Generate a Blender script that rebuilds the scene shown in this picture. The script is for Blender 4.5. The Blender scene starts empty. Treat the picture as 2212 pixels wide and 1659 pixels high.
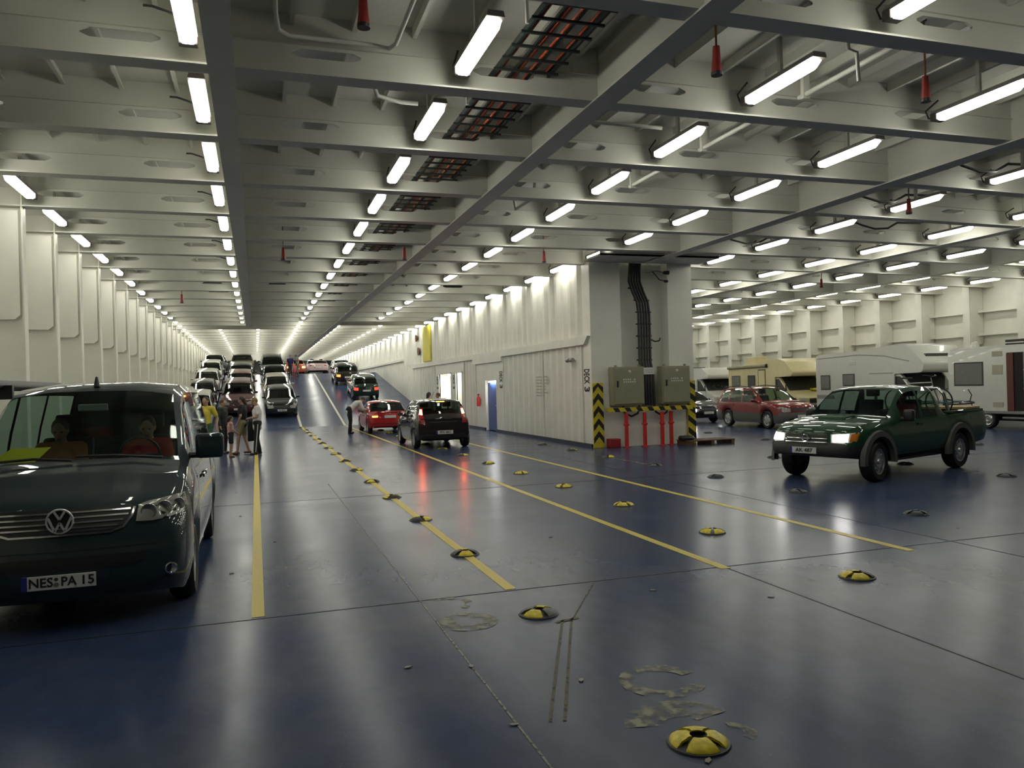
import bpy, bmesh, math, random
from mathutils import Vector, Matrix
from mathutils.bvhtree import BVHTree

random.seed(7)
S = bpy.context.scene
COL = S.collection

# ------------------------------------------------------------------ camera
YAW, ROLL, CAM_H = math.radians(18.08), math.radians(1.54), 1.87
fw = Vector((math.sin(YAW), math.cos(YAW), 0))
rt = Vector((math.cos(YAW), -math.sin(YAW), 0))
up = Vector((0, 0, 1))
cr = rt * math.cos(ROLL) - up * math.sin(ROLL)
cu = up * math.cos(ROLL) + rt * math.sin(ROLL)
cam_data = bpy.data.cameras.new('camera')
cam_data.sensor_fit = 'HORIZONTAL'
cam_data.sensor_width = 36.0
cam_data.lens = 1696.4 / 2212 * 36.0
cam_data.shift_y = 1.9 / 2212
cam_data.clip_end = 400
cam = bpy.data.objects.new('camera', cam_data)
COL.objects.link(cam)
mw = Matrix.Identity(4)
for r in range(3):
    mw[r][0], mw[r][1], mw[r][2] = cr[r], cu[r], -fw[r]
mw[0][3], mw[1][3], mw[2][3] = 0, 0, CAM_H
cam.matrix_world = mw
S.camera = cam

# ------------------------------------------------------------------ world, exposure
W = bpy.data.worlds.new('world')
S.world = W
W.use_nodes = True
W.node_tree.nodes['Background'].inputs[0].default_value = (0.02, 0.02, 0.02, 1)
W.node_tree.nodes['Background'].inputs[1].default_value = 0.0
S.view_settings.view_transform = 'Standard'
S.view_settings.look = 'None'
S.view_settings.gamma = 1.0
S.view_settings.use_curve_mapping = False
S.view_settings.exposure = -0.15
LAMP = 21.0            # emission of the tube lights
try:
    S.cycles.use_denoising = True
    S.cycles.max_bounces = 8
    S.cycles.diffuse_bounces = 4
    S.cycles.glossy_bounces = 3
    S.cycles.transparent_max_bounces = 10
    S.cycles.sample_clamp_indirect = 6.0
    S.cycles.sample_clamp_direct = 0.0
    S.cycles.use_light_tree = True
    S.cycles.adaptive_threshold = 0.025
    S.cycles.caustics_reflective = False
    S.cycles.caustics_refractive = False
except Exception:
    pass

# ------------------------------------------------------------------ materials
MATS = {}
def mat(name, col, rough=0.5, metal=0.0, var=0.06, scale=6.0, coat=0.0, bump=0.0, spec=0.5, emit=None, estr=0.0):
    """Principled material whose colour and roughness wander a little with 3D noise."""
    if name in MATS:
        return MATS[name]
    m = bpy.data.materials.new(name)
    m.use_nodes = True
    nt = m.node_tree
    b = nt.nodes['Principled BSDF']
    b.inputs['Roughness'].default_value = rough
    b.inputs['Metallic'].default_value = metal
    b.inputs['Specular IOR Level'].default_value = spec
    if coat:
        b.inputs['Coat Weight'].default_value = coat
        b.inputs['Coat Roughness'].default_value = 0.02
    c = (*col, 1)
    if var:
        tc = nt.nodes.new('ShaderNodeTexCoord')
        n = nt.nodes.new('ShaderNodeTexNoise')
        n.inputs['Scale'].default_value = scale
        n.inputs['Detail'].default_value = 5
        nt.links.new(tc.outputs['Object'], n.inputs['Vector'])
        r = nt.nodes.new('ShaderNodeValToRGB')
        r.color_ramp.elements[0].position = 0.3
        r.color_ramp.elements[1].position = 0.72
        r.color_ramp.elements[0].color = tuple(max(0, x * (1 - var)) for x in col) + (1,)
        r.color_ramp.elements[1].color = tuple(min(1, x * (1 + var)) for x in col) + (1,)
        nt.links.new(n.outputs['Fac'], r.inputs['Fac'])
        nt.links.new(r.outputs['Color'], b.inputs['Base Color'])
        if bump:
            bp = nt.nodes.new('ShaderNodeBump')
            bp.inputs['Strength'].default_value = bump
            bp.inputs['Distance'].default_value = 0.02
            nt.links.new(n.outputs['Fac'], bp.inputs['Height'])
            nt.links.new(bp.outputs['Normal'], b.inputs['Normal'])
    else:
        b.inputs['Base Color'].default_value = c
    if emit:
        b.inputs['Emission Color'].default_value = (*emit, 1)
        b.inputs['Emission Strength'].default_value = estr
    MATS[name] = m
    return m

def emis(name, col, strength):
    if name in MATS:
        return MATS[name]
    m = bpy.data.materials.new(name)
    m.use_nodes = True
    nt = m.node_tree
    nt.nodes.remove(nt.nodes['Principled BSDF'])
    e = nt.nodes.new('ShaderNodeEmission')
    e.inputs[0].default_value = (*col, 1)
    e.inputs[1].default_value = strength
    nt.links.new(e.outputs[0], nt.nodes['Material Output'].inputs[0])
    MATS[name] = m
    return m

def glass(name, tint, through):
    """Thin tinted pane: part see-through, part mirror by angle."""
    if name in MATS:
        return MATS[name]
    m = bpy.data.materials.new(name)
    m.use_nodes = True
    nt = m.node_tree
    nt.nodes.remove(nt.nodes['Principled BSDF'])
    t = nt.nodes.new('ShaderNodeBsdfTransparent')
    t.inputs[0].default_value = (*[x * through for x in tint], 1)
    g = nt.nodes.new('ShaderNodeBsdfGlossy')
    g.inputs['Roughness'].default_value = 0.03
    g.inputs['Color'].default_value = (0.9, 0.95, 0.93, 1)
    f = nt.nodes.new('ShaderNodeFresnel')
    f.inputs[0].default_value = 1.5
    geo = nt.nodes.new('ShaderNodeNewGeometry')
    mul = nt.nodes.new('ShaderNodeMath')
    mul.operation = 'SUBTRACT'
    mul.inputs[0].default_value = 1.0
    nt.links.new(geo.outputs['Backfacing'], mul.inputs[1])
    mm = nt.nodes.new('ShaderNodeMath')
    mm.operation = 'MULTIPLY'
    nt.links.new(f.outputs[0], mm.inputs[0])
    nt.links.new(mul.outputs[0], mm.inputs[1])
    x = nt.nodes.new('ShaderNodeMixShader')
    nt.links.new(mm.outputs[0], x.inputs[0])
    nt.links.new(t.outputs[0], x.inputs[1])
    nt.links.new(g.outputs[0], x.inputs[2])
    nt.links.new(x.outputs[0], nt.nodes['Material Output'].inputs[0])
    MATS[name] = m
    return m

def floor_material():
    m = bpy.data.materials.new('deck_paint')
    m.use_nodes = True
    nt = m.node_tree
    b = nt.nodes['Principled BSDF']
    tc = nt.nodes.new('ShaderNodeTexCoord')
    def noise(scale, detail, sx=1.0, sy=1.0):
        mp = nt.nodes.new('ShaderNodeMapping')
        mp.inputs['Scale'].default_value = (sx, sy, 1)
        nt.links.new(tc.outputs['Object'], mp.inputs[0])
        n = nt.nodes.new('ShaderNodeTexNoise')
        n.inputs['Scale'].default_value = scale
        n.inputs['Detail'].default_value = detail
        nt.links.new(mp.outputs[0], n.inputs[0])
        return n.outputs['Fac']
    def ramp(src, p0, p1, c0, c1):
        r = nt.nodes.new('ShaderNodeValToRGB')
        r.color_ramp.elements[0].position = p0
        r.color_ramp.elements[1].position = p1
        r.color_ramp.elements[0].color = (*c0, 1)
        r.color_ramp.elements[1].color = (*c1, 1)
        nt.links.new(src, r.inputs[0])
        return r.outputs[0]
    def mix(f, a, c):
        x = nt.nodes.new('ShaderNodeMix')
        x.data_type = 'RGBA'
        if isinstance(f, float):
            x.inputs[0].default_value = f
        else:
            nt.links.new(f, x.inputs[0])
        nt.links.new(a, x.inputs[6]) if not isinstance(a, tuple) else setattr(x.inputs[6], 'default_value', a)
        nt.links.new(c, x.inputs[7]) if not isinstance(c, tuple) else setattr(x.inputs[7], 'default_value', c)
        return x.outputs[2]
    base = ramp(noise(0.5, 5), 0.35, 0.7, (0.024, 0.046, 0.128), (0.037, 0.061, 0.142))
    worn = ramp(noise(0.16, 5, 0.7, 1.3), 0.42, 0.75, (0, 0, 0), (0.40, 0.40, 0.40))
    c = mix(worn, base, (0.088, 0.100, 0.118, 1))
    grime = ramp(noise(0.9, 6, 1.0, 1.0), 0.40, 0.80, (0, 0, 0), (0.45, 0.45, 0.45))
    c = mix(grime, c, (0.105, 0.105, 0.095, 1))
    mott = ramp(noise(4.5, 8, 1.4, 0.8), 0.34, 0.80, (0, 0, 0), (0.42, 0.42, 0.42))
    c = mix(mott, c, (0.022, 0.032, 0.068, 1))
    speck = ramp(noise(38, 6), 0.62, 0.80, (0, 0, 0), (0.25, 0.25, 0.25))
    c = mix(speck, c, (0.17, 0.165, 0.14, 1))
    streak = ramp(noise(1.2, 6, 5.0, 0.35), 0.50, 0.90, (0, 0, 0), (0.32, 0.32, 0.32))
    c = mix(streak, c, (0.030, 0.035, 0.045, 1))
    nt.links.new(c, b.inputs['Base Color'])
    rr = ramp(noise(0.9, 7), 0.3, 0.75, (0.21, 0.21, 0.21), (0.28, 0.28, 0.28))
    nt.links.new(rr, b.inputs['Roughness'])
    bp = nt.nodes.new('ShaderNodeBump')
    bp.inputs['Strength'].default_value = 0.03
    bp.inputs['Distance'].default_value = 0.01
    nt.links.new(noise(1.3, 2), bp.inputs['Height'])
    nt.links.new(bp.outputs[0], b.inputs['Normal'])
    b.inputs['Specular IOR Level'].default_value = 0.11
    return m

def worn_paint(name, col, thr0, thr1, scale, rough=0.5):
    """Paint or scuff broken up by noise: see-through where worn away."""
    if name in MATS:
        return MATS[name]
    m = bpy.data.materials.new(name)
    m.use_nodes = True
    nt = m.node_tree
    b = nt.nodes['Principled BSDF']
    b.inputs['Base Color'].default_value = (*col, 1)
    b.inputs['Roughness'].default_value = rough
    tc = nt.nodes.new('ShaderNodeTexCoord')
    n = nt.nodes.new('ShaderNodeTexNoise')
    n.inputs['Scale'].default_value = scale
    n.inputs['Detail'].default_value = 8
    nt.links.new(tc.outputs['Object'], n.inputs[0])
    r = nt.nodes.new('ShaderNodeValToRGB')
    r.color_ramp.elements[0].position = thr0
    r.color_ramp.elements[1].position = thr1
    nt.links.new(n.outputs['Fac'], r.inputs[0])
    nt.links.new(r.outputs[0], b.inputs['Alpha'])
    MATS[name] = m
    return m

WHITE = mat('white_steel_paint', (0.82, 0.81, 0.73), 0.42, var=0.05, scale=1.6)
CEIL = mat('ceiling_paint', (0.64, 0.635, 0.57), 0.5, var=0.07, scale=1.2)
BLACK = mat('black_rubber', (0.012, 0.012, 0.012), 0.6, var=0.2, scale=20)
BLACKP = mat('black_plastic', (0.018, 0.018, 0.019), 0.45, var=0.1)
DKMETAL = mat('dark_metal', (0.04, 0.04, 0.042), 0.4, 0.6)
GREYM = mat('grey_metal', (0.35, 0.35, 0.34), 0.35, 0.9)
CHROME = mat('chrome', (0.75, 0.76, 0.76), 0.12, 1.0, var=0.03)
ALU = mat('alloy', (0.55, 0.56, 0.55), 0.28, 0.9, var=0.05)
YELLOW = mat('yellow_paint', (0.62, 0.50, 0.035), 0.5, var=0.15, scale=8)
REDP = mat('red_paint', (0.62, 0.035, 0.025), 0.45, var=0.15)
BLUEP = mat('blue_door_paint', (0.035, 0.075, 0.26), 0.4, var=0.08)
OLIVE = mat('cabinet_paint', (0.30, 0.285, 0.19), 0.45, var=0.05)
LABELW = mat('label_white', (0.8, 0.8, 0.78), 0.5, var=0.02)
INK = mat('ink_black', (0.015, 0.015, 0.015), 0.6, var=0)
TUBE = emis('tube_light', (1.0, 0.985, 0.86), LAMP)
FLOORM = floor_material()

# ------------------------------------------------------------------ mesh helpers
def box(bm, x0, x1, y0, y1, z0, z1):
    vs = [bm.verts.new((x, y, z)) for x in (x0, x1) for y in (y0, y1) for z in (z0, z1)]
    for f in ((0, 1, 3, 2), (4, 6, 7, 5), (0, 4, 5, 1), (2, 3, 7, 6), (0, 2, 6, 4), (1, 5, 7, 3)):
        bm.faces.new([vs[i] for i in f])
    return vs

def quad(bm, *pts):
    return bm.faces.new([bm.verts.new(p) for p in pts])

def tube(bm, pts, r, n=8, caps=True):
    """Round bar through the points; r may be one radius or one per point."""
    pts = [Vector(p) for p in pts]
    rs = r if isinstance(r, (list, tuple)) else [r] * len(pts)
    rings = []
    prev = None
    for i, p in enumerate(pts):
        d = (pts[min(i + 1, len(pts) - 1)] - pts[max(i - 1, 0)])
        if d.length < 1e-9:
            d = Vector((0, 0, 1))
        d.normalize()
        a = prev if prev is not None else (Vector((0, 0, 1)) if abs(d.z) < 0.9 else Vector((1, 0, 0)))
        u = (a - d * a.dot(d))
        if u.length < 1e-6:
            u = d.orthogonal()
        u.normalize()
        prev = u
        v = d.cross(u)
        rings.append([bm.verts.new(p + (u * math.cos(2 * math.pi * k / n) + v * math.sin(2 * math.pi * k / n)) * rs[i]) for k in range(n)])
    for a, b in zip(rings, rings[1:]):
        for k in range(n):
            bm.faces.new((a[k], a[(k + 1) % n], b[(k + 1) % n], b[k]))
    if caps:
        bm.faces.new(rings[0][::-1])
        bm.faces.new(rings[-1])

def lathe(bm, prof, n=20, axis='Z', c=(0, 0, 0), a0=0.0, a1=2 * math.pi):
    """Turn (radius, height) pairs about an axis through c."""
    full = abs(a1 - a0 - 2 * math.pi) < 1e-6
    m = n if full else n + 1
    rings = []
    for r, h in prof:
        ring = []
        for k in range(m):
            t = a0 + (a1 - a0) * k / n
            x, y = r * math.cos(t), r * math.sin(t)
            p = {'Z': (x, y, h), 'X': (h, x, y), 'Y': (x, h, y)}[axis]
            ring.append(bm.verts.new((p[0] + c[0], p[1] + c[1], p[2] + c[2])))
        rings.append(ring)
    for a, b in zip(rings, rings[1:]):
        for k in range(n if full else n):
            k2 = (k + 1) % m
            bm.faces.new((a[k], a[k2], b[k2], b[k]))

def prism(bm, prof, h0, h1, axis='X'):
    """Polygon prof extruded along axis between h0 and h1 (prof is (y,z) for X, (x,z) for Y, (x,y) for Z)."""
    def P(a, b, h):
        return {'X': (h, a, b), 'Y': (a, h, b), 'Z': (a, b, h)}[axis]
    A = [bm.verts.new(P(a, b, h0)) for a, b in prof]
    B = [bm.verts.new(P(a, b, h1)) for a, b in prof]
    n = len(prof)
    bm.faces.new(A)
    bm.faces.new(B[::-1])
    for i in range(n):
        bm.faces.new((A[i], B[i], B[(i + 1) % n], A[(i + 1) % n]))

def mesh_of(bm, name, smooth=None, bevel=0.0, seg=2, mats=()):
    if bevel:
        bmesh.ops.bevel(bm, geom=[e for e in bm.edges], offset=bevel, segments=seg, affect='EDGES', profile=0.5)
    bmesh.ops.recalc_face_normals(bm, faces=bm.faces)
    me = bpy.data.meshes.new(name)
    bm.to_mesh(me)
    bm.free()
    if smooth is not None:
        for p in me.polygons:
            p.use_smooth = True
        me.set_sharp_from_angle(angle=math.radians(smooth))
    for m in mats:
        me.materials.append(m)
    return me

def obj(name, me, m=None, parent=None, loc=None, rot=None):
    if isinstance(me, bmesh.types.BMesh):
        me = mesh_of(me, name)
    if m is not None and len(me.materials) == 0:
        me.materials.append(m)
    o = bpy.data.objects.new(name, me)
    COL.objects.link(o)
    if parent is not None:
        o.parent = parent
    if loc is not None:
        o.location = loc
    if rot is not None:
        o.rotation_euler = rot
    return o

def tag(o, label=None, cat=None, group=None, kind=None):
    if label: o['label'] = label
    if cat: o['category'] = cat
    if group: o['group'] = group
    if kind: o['kind'] = kind
    return o

def thing(name, label, cat, loc=(0, 0, 0), rz=0.0, group=None):
    o = bpy.data.objects.new(name, None)
    COL.objects.link(o)
    o.empty_display_size = 0.2
    o.location = loc
    o.rotation_euler = (0, 0, rz)
    return tag(o, label, cat, group)

def struct(name, me, m=None, parent=None):
    o = obj(name, me, m, parent)
    if parent is None:
        o['kind'] = 'structure'
    return o

def copy_tree(o, parent=None):
    c = o.copy()
    COL.objects.link(c)
    c.parent = parent
    for ch in list(o.children):
        copy_tree(ch, c)
    return c

def text_mesh(body, size, mtl, name='lettering', extrude=0.002, bold=0.018):
    cu_ = bpy.data.curves.new(name, 'FONT')
    cu_.body = body
    cu_.size = size
    cu_.align_x = 'CENTER'
    cu_.align_y = 'CENTER'
    cu_.extrude = extrude
    cu_.resolution_u = 3
    cu_.offset = size * bold
    o = bpy.data.objects.new(name, cu_)
    COL.objects.link(o)
    dg = bpy.context.evaluated_depsgraph_get()
    me = bpy.data.meshes.new_from_object(o.evaluated_get(dg))
    bpy.data.objects.remove(o)
    me.materials.clear()
    me.materials.append(mtl)
    return me
# ================================================================== THE DECK ITSELF
S0, YB, ZB, ZP = 2.43, 6.478, 5.33, 6.0      # beam spacing, first beam, underside of beams, ceiling plate
XL, XR = -4.75, 28.6                         # outer plating
XI0, XI1, YC = 9.14, 12.46, 20.64            # centre casing
R0, R1, RZ = 41.6, 63.0, 3.17                # ramp
YEND, YENDR, YBACK = 100.0, 58.0, -8.0
SKEW = 0.0485                                # sheer of the beams in the outer hall
def beam_y(i): return YB + S0 * i
def skew(x): return SKEW * max(0.0, x - 10.9)
def deck_z(y):
    if y <= R0: return 0.0
    if y >= R1: return RZ
    return RZ * (y - R0) / (R1 - R0)
RAMP_PITCH = math.atan2(RZ, R1 - R0)

bm = bmesh.new()
quad(bm, (XL, YBACK, 0), (XI0, YBACK, 0), (XI0, R0, 0), (XL, R0, 0))
quad(bm, (XI0, YBACK, 0), (XR, YBACK, 0), (XR, YENDR, 0), (XI0, YENDR, 0))
floor = struct('floor', bm, FLOORM)
bm = bmesh.new()
quad(bm, (XL, R0, 0), (XI0 + .2, R0, 0), (XI0 + .2, R1, RZ), (XL, R1, RZ))
ramp = struct('floor_ramp', bm, FLOORM)
bm = bmesh.new()
quad(bm, (XL, R1, RZ), (XI0 + .2, R1, RZ), (XI0 + .2, YEND, RZ), (XL, YEND, RZ))
struct('floor_upper', bm, FLOORM)
bm = bmesh.new()
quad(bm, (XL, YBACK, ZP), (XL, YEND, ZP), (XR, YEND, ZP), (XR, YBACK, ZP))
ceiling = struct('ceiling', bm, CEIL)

# --- transverse beams, each with long slots through the web
SLOT_X0, SLOT_DX, SLOT_L = -1.23, 2.07, 0.76
def beam_mesh(x0, x1, sk):
    bm = bmesh.new()
    t, fwid = 0.014, 0.13
    zt, zs0, zs1 = ZP + .01, ZB + 0.20, ZB + 0.30
    Y = lambda x: sk * (x - x0)
    def panel(xa, xb, za, zb, za2=None, zb2=None):
        za2 = za if za2 is None else za2
        zb2 = zb if zb2 is None else zb2
        a = [bm.verts.new(p) for p in ((xa, Y(xa) - t, za), (xb, Y(xb) - t, za2), (xb, Y(xb) - t, zb2), (xa, Y(xa) - t, zb))]
        b = [bm.verts.new(p) for p in ((xa, Y(xa) + t, za), (xb, Y(xb) + t, za2), (xb, Y(xb) + t, zb2), (xa, Y(xa) + t, zb))]
        bm.faces.new(a); bm.faces.new(b[::-1])
        bm.faces.new((a[0], b[0], b[1], a[1])); bm.faces.new((a[3], a[2], b[2], b[3]))
    x = x0
    n0 = math.ceil((x0 + .6 - SLOT_X0) / SLOT_DX)
    n = n0
    e = .09
    while True:
        c = SLOT_X0 + n * SLOT_DX
        if c + SLOT_L / 2 + .2 > x1:
            break
        a, b = c - SLOT_L / 2, c + SLOT_L / 2
        panel(x, a, ZB, zt)
        zm = (zs0 + zs1) / 2
        panel(a, a + e, ZB, zm - .012, ZB, zs0); panel(a + e, b - e, ZB, zs0); panel(b - e, b, ZB, zs0, ZB, zm - .012)
        panel(a, a + e, zm + .012, zt, zs1, zt); panel(a + e, b - e, zs1, zt); panel(b - e, b, zs1, zt, zm + .012, zt)
        x = b
        n += 1
    panel(x, x1, ZB, zt)
    # flange and the thin stiffening ledge above the slots
    for (ya, yb, za, zb) in ((-fwid, fwid, ZB - .02, ZB), (-.045, 0, zs1 + .035, zs1 + .045)):
        vs = []
        for xx in (x0, x1):
            for yy in (ya, yb):
                for zz in (za, zb):
                    vs.append(bm.verts.new((xx, Y(xx) + yy, zz)))
        for f in ((0, 1, 3, 2), (4, 6, 7, 5), (0, 4, 5, 1), (2, 3, 7, 6), (0, 2, 6, 4), (1, 5, 7, 3)):
            bm.faces.new([vs[i] for i in f])
    return mesh_of(bm, 'beam')
me_in, me_out = beam_mesh(-4.7, 10.9, 0.0), beam_mesh(10.9, XR, SKEW)
me_in2 = beam_mesh(-4.7, XI0, 0.0)
me_out2 = beam_mesh(XI1, XR, SKEW)
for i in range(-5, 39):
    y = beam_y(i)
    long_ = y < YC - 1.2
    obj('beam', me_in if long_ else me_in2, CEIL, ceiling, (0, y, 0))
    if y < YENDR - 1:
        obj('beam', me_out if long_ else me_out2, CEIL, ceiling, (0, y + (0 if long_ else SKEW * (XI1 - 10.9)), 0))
# --- longitudinal girders
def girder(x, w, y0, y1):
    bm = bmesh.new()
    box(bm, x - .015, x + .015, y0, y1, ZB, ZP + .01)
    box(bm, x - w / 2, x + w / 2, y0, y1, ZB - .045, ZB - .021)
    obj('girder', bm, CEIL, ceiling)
girder(-.26, .27, YBACK, 44); girder(4.14, .30, YBACK, YEND); girder(10.95, .34, YBACK, YC - .3)
girder(17.6, .34, YBACK, YENDR); girder(22.6, .34, YBACK, YENDR)
# --- longitudinal stiffeners under the plate
bm = bmesh.new()
box(bm, -.008, .008, 0, 1, ZP - .11, ZP + .005)
box(bm, -.008, .04, 0, 1, ZP - .125, ZP - .10)
me = mesh_of(bm, 'stiffener')
x = -4.3
while x < XR - .3:
    if all(abs(x - g) > .2 for g in (-.26, 4.14, 10.95, 17.6, 22.6)):
        y1 = YEND if x < XI0 - .1 else (YC - .05 if x < XI1 else YENDR)
        o = obj('stiffener', me, CEIL, ceiling, (x, YBACK, 0))
        o.scale = (1, y1 - YBACK, 1)
    x += .68

# --- left wall: plating and deep web frames
bm = bmesh.new()
box(bm, XL - .05, XL, YBACK, YEND, 0, ZP)
wall_left = struct('wall_left', bm, WHITE)
bm = bmesh.new()
box(bm, XL, -3.9, -.012, .012, 0, ZP - .03)
box(bm, -3.925, -3.9, -.11, .11, 0, ZP - .03)
prism(bm, [(-4.72, ZB - .1), (-4.72, 3.33), (-4.60, 3.28), (-4.06, 3.28), (-3.97, 3.36), (-3.97, ZB - .1)], -.012, -.11, 'Y')
me = mesh_of(bm, 'web_frame')
for i in range(-5, 39):
    obj('web_frame', me, WHITE, wall_left, (0, beam_y(i), 0))

# --- outer wall on the right: plating, frames, horizontal stringers
bm = bmesh.new()
box(bm, XR, XR + .05, YBACK, YENDR, 0, ZP)
wall_right = struct('wall_right', bm, WHITE)
bm = bmesh.new()
box(bm, 27.95, XR, -.012, .012, 0, ZP - .03)
box(bm, 27.9, 27.925, -.16, .16, 0, ZP - .03)
prism(bm, [(28.58, ZB), (28.58, 3.10), (28.5, 3.02), (27.98, 3.02), (27.93, 3.10), (27.93, ZB)], -.20, -.012, 'Y')
me = mesh_of(bm, 'web_frame')
bm = bmesh.new()
box(bm, XR - .30, XR, 0, S0, -.012, .012)
box(bm, XR - .31, XR - .29, 0, S0, -.05, .02)
me_s = mesh_of(bm, 'stringer')
k = -13
while True:
    y = 24.93 + S0 * k
    if y > YENDR - .3: break
    obj('web_frame', me, WHITE, wall_right, (0, y, 0))
    for z in (4.36, 3.42, 2.5, 1.5):
        if y + S0 < YENDR:
            obj('stringer', me_s, WHITE, wall_right, (0, y, z))
    k += 1
bm = bmesh.new()
box(bm, XL, XR, YBACK - .05, YBACK, 0, ZP)
struct('wall_back', bm, WHITE)
bm = bmesh.new()
box(bm, XL, XI0 + .3, YEND, YEND + .05, RZ, ZP)
struct('wall_front', bm, WHITE)
bm = bmesh.new()
box(bm, XI1, XR, YENDR, YENDR + .05, 0, ZP)
struct('wall_end', bm, WHITE)

# --- centre casing: corrugated flank with rail, doorways, flat end with recess
def corrugated(bm, y0, y1, z0, z1, x=XI0, d=.09, per=.56):
    ys = []
    y = y0
    while y < y1 - 1e-6:
        for dy, dx in ((0, 0), (.17, 0), (.25, d), (.42, d), (.56, 0)):
            yy = min(y + dy, y1)
            ys.append((yy, x + dx))
        y += per
    for (ya, xa), (yb, xb) in zip(ys, ys[1:]):
        if yb - ya > 1e-6:
            quad(bm, (xa, ya, z0), (xb, yb, z0), (xb, yb, z1), (xa, ya, z1))
bm = bmesh.new()
corrugated(bm, YC + .35, YEND, 3.2, ZP)
for a, b in ((YC + .35, 29.0), (33.0, 35.0), (41.0, YEND)):
    corrugated(bm, a, b, 0, 3.2)
DOORS = [(30.05, 31.6, 0, 2.08, .22), (35.45, 36.55, .15, 2.50, .8), (37.6, 40.2, .15, 2.50, .8)]
def flat_with_doors(bm, y0, y1, doors):
    x = XI0
    y = y0
    for a, b, z0, z1, dp in doors:
        quad(bm, (x, y, 0), (x, a, 0), (x, a, 3.2), (x, y, 3.2))
        quad(bm, (x, a, z1), (x, b, z1), (x, b, 3.2), (x, a, 3.2))
        if z0 > 0: quad(bm, (x, a, 0), (x, b, 0), (x, b, z0), (x, a, z0))
        quad(bm, (x, a, z0), (x + dp, a, z0), (x + dp, a, z1), (x, a, z1))
        quad(bm, (x, b, z0), (x, b, z1), (x + dp, b, z1), (x + dp, b, z0))
        quad(bm, (x, a, z1), (x + dp, a, z1), (x + dp, b, z1), (x, b, z1))
        quad(bm, (x, a, z0), (x, b, z0), (x + dp, b, z0), (x + dp, a, z0))
        quad(bm, (x + dp, a, z0), (x + dp, b, z0), (x + dp, b, z1), (x + dp, a, z1))
        y = b
    quad(bm, (x, y, 0), (x, y1, 0), (x, y1, 3.2), (x, y, 3.2))
flat_with_doors(bm, 29.0, 33.0, DOORS[:1])
flat_with_doors(bm, 35.0, 41.0, DOORS[1:])
quad(bm, (XI0, YC, 0), (XI0, YC + .35, 0), (XI0, YC + .35, ZP), (XI0, YC, ZP))
quad(bm, (XI1, YC, 0), (XI1, YENDR, 0), (XI1, YENDR, ZP), (XI1, YC, ZP))
# flat end facing the open deck, with a recess for the cables
y, yr = YC, YC + .38
XA, XB, ZR = 10.10, 11.65, 1.02
quad(bm, (XI0, y, 0), (XA, y, 0), (XA, y, ZP), (XI0, y, ZP))
quad(bm, (XB, y, 0), (XI1, y, 0), (XI1, y, ZP), (XB, y, ZP))
quad(bm, (XA, y, 0), (XB, y, 0), (XB, y, ZR), (XA, y, ZR))
quad(bm, (XA, y, ZR), (XB, y, ZR), (XB, yr, ZR), (XA, yr, ZR))
quad(bm, (XA, yr, ZR), (XB, yr, ZR), (XB, yr, ZP), (XA, yr, ZP))
quad(bm, (XA, y, ZR), (XA, yr, ZR), (XA, yr, ZP), (XA, y, ZP))
quad(bm, (XB, y, ZR), (XB, y, ZP), (XB, yr, ZP), (XB, yr, ZR))
wall_centre = struct('wall_centre', bm, WHITE)
for yy in (21.3, 24.6, 29.0, 33.0, 35.0, 41.05, 45.0):      # vertical bars welded on the flat parts and seams
    bm = bmesh.new(); box(bm, XI0 - .035, XI0 + .03, yy - .03, yy + .03, 0, 2.96)
    obj('wall_pilaster', bm, WHITE, wall_centre)
bm = bmesh.new()
box(bm, 8.98, 12.7, YC - 1.15, YC - .01, ZB - .005, ZB + .05)
box(bm, 8.98, 12.7, YC - 1.15, YC - 1.12, ZB, ZP)
struct('ceiling_header', bm, CEIL)
# rail along the casing, bevelled at its free end
bm = bmesh.new()
prism(bm, [(YC + .02, 3.22), (YC + .30, 2.98), (29.0, 2.98), (29.0, 3.22)], XI0 - .10, XI0 + .02, 'X')
box(bm, XI0 - .10, XI0 + .02, 29.0, 33.2, 2.80, 3.22)
box(bm, XI0 - .10, XI0 + .02, 33.2, 47.2, 3.02, 3.24)
struct('trim_1', bm, WHITE)
bm = bmesh.new()
box(bm, XI0 - .16, XI0 + .05, 50.5, YEND - .1, RZ + .4, RZ + .55)
struct('trim_2', bm, WHITE)
bm = bmesh.new()
box(bm, XI0 - .05, XI0 + .01, YC, 30.03, 0, .11); box(bm, XI0 - .05, XI0 + .01, 31.62, R0, 0, .11)
struct('baseboard_centre', bm, mat('base_blue', (.015, .022, .05), .5))
# blue door and the lamps in the doorways
bm = bmesh.new()
box(bm, XI0 + .10, XI0 + .15, 30.08, 31.57, .02, 2.0)
door = struct('door_1', mesh_of(bm, 'door', bevel=.008), BLUEP)
bm = bmesh.new(); tube(bm, [(XI0 + .09, 30.25, 1.05), (XI0 + .05, 30.25, 1.05), (XI0 + .05, 30.40, 1.05)], .012)
obj('door_handle', bm, GREYM, door)
for (a, b, z0, z1, dp), n in zip(DOORS[1:], (2, 3)):
    bm = bmesh.new()
    for yy in (a - .06, b):
        box(bm, XI0 - .03, XI0 + .05, yy, yy + .06, 0, z1 + .06)
    box(bm, XI0 - .03, XI0 + .05, a - .06, b + .06, z1, z1 + .06)
    struct('door_%d' % n, bm, WHITE)
    # half-open inner leaf
    bm = bmesh.new()
    box(bm, XI0 + dp - .12, XI0 + dp - .06, a + .1, b - .1, z0 + .02, z1 - .3)
    struct('door_leaf_%d' % n, bm, mat('door_cream', (.62, .60, .48), .5))
DOORLAMP = emis('doorway_lamp', (1, .99, .93), 80)
DOORLAMP2 = emis('bright_doorway_lamp', (1, .99, .90), 190)
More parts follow.
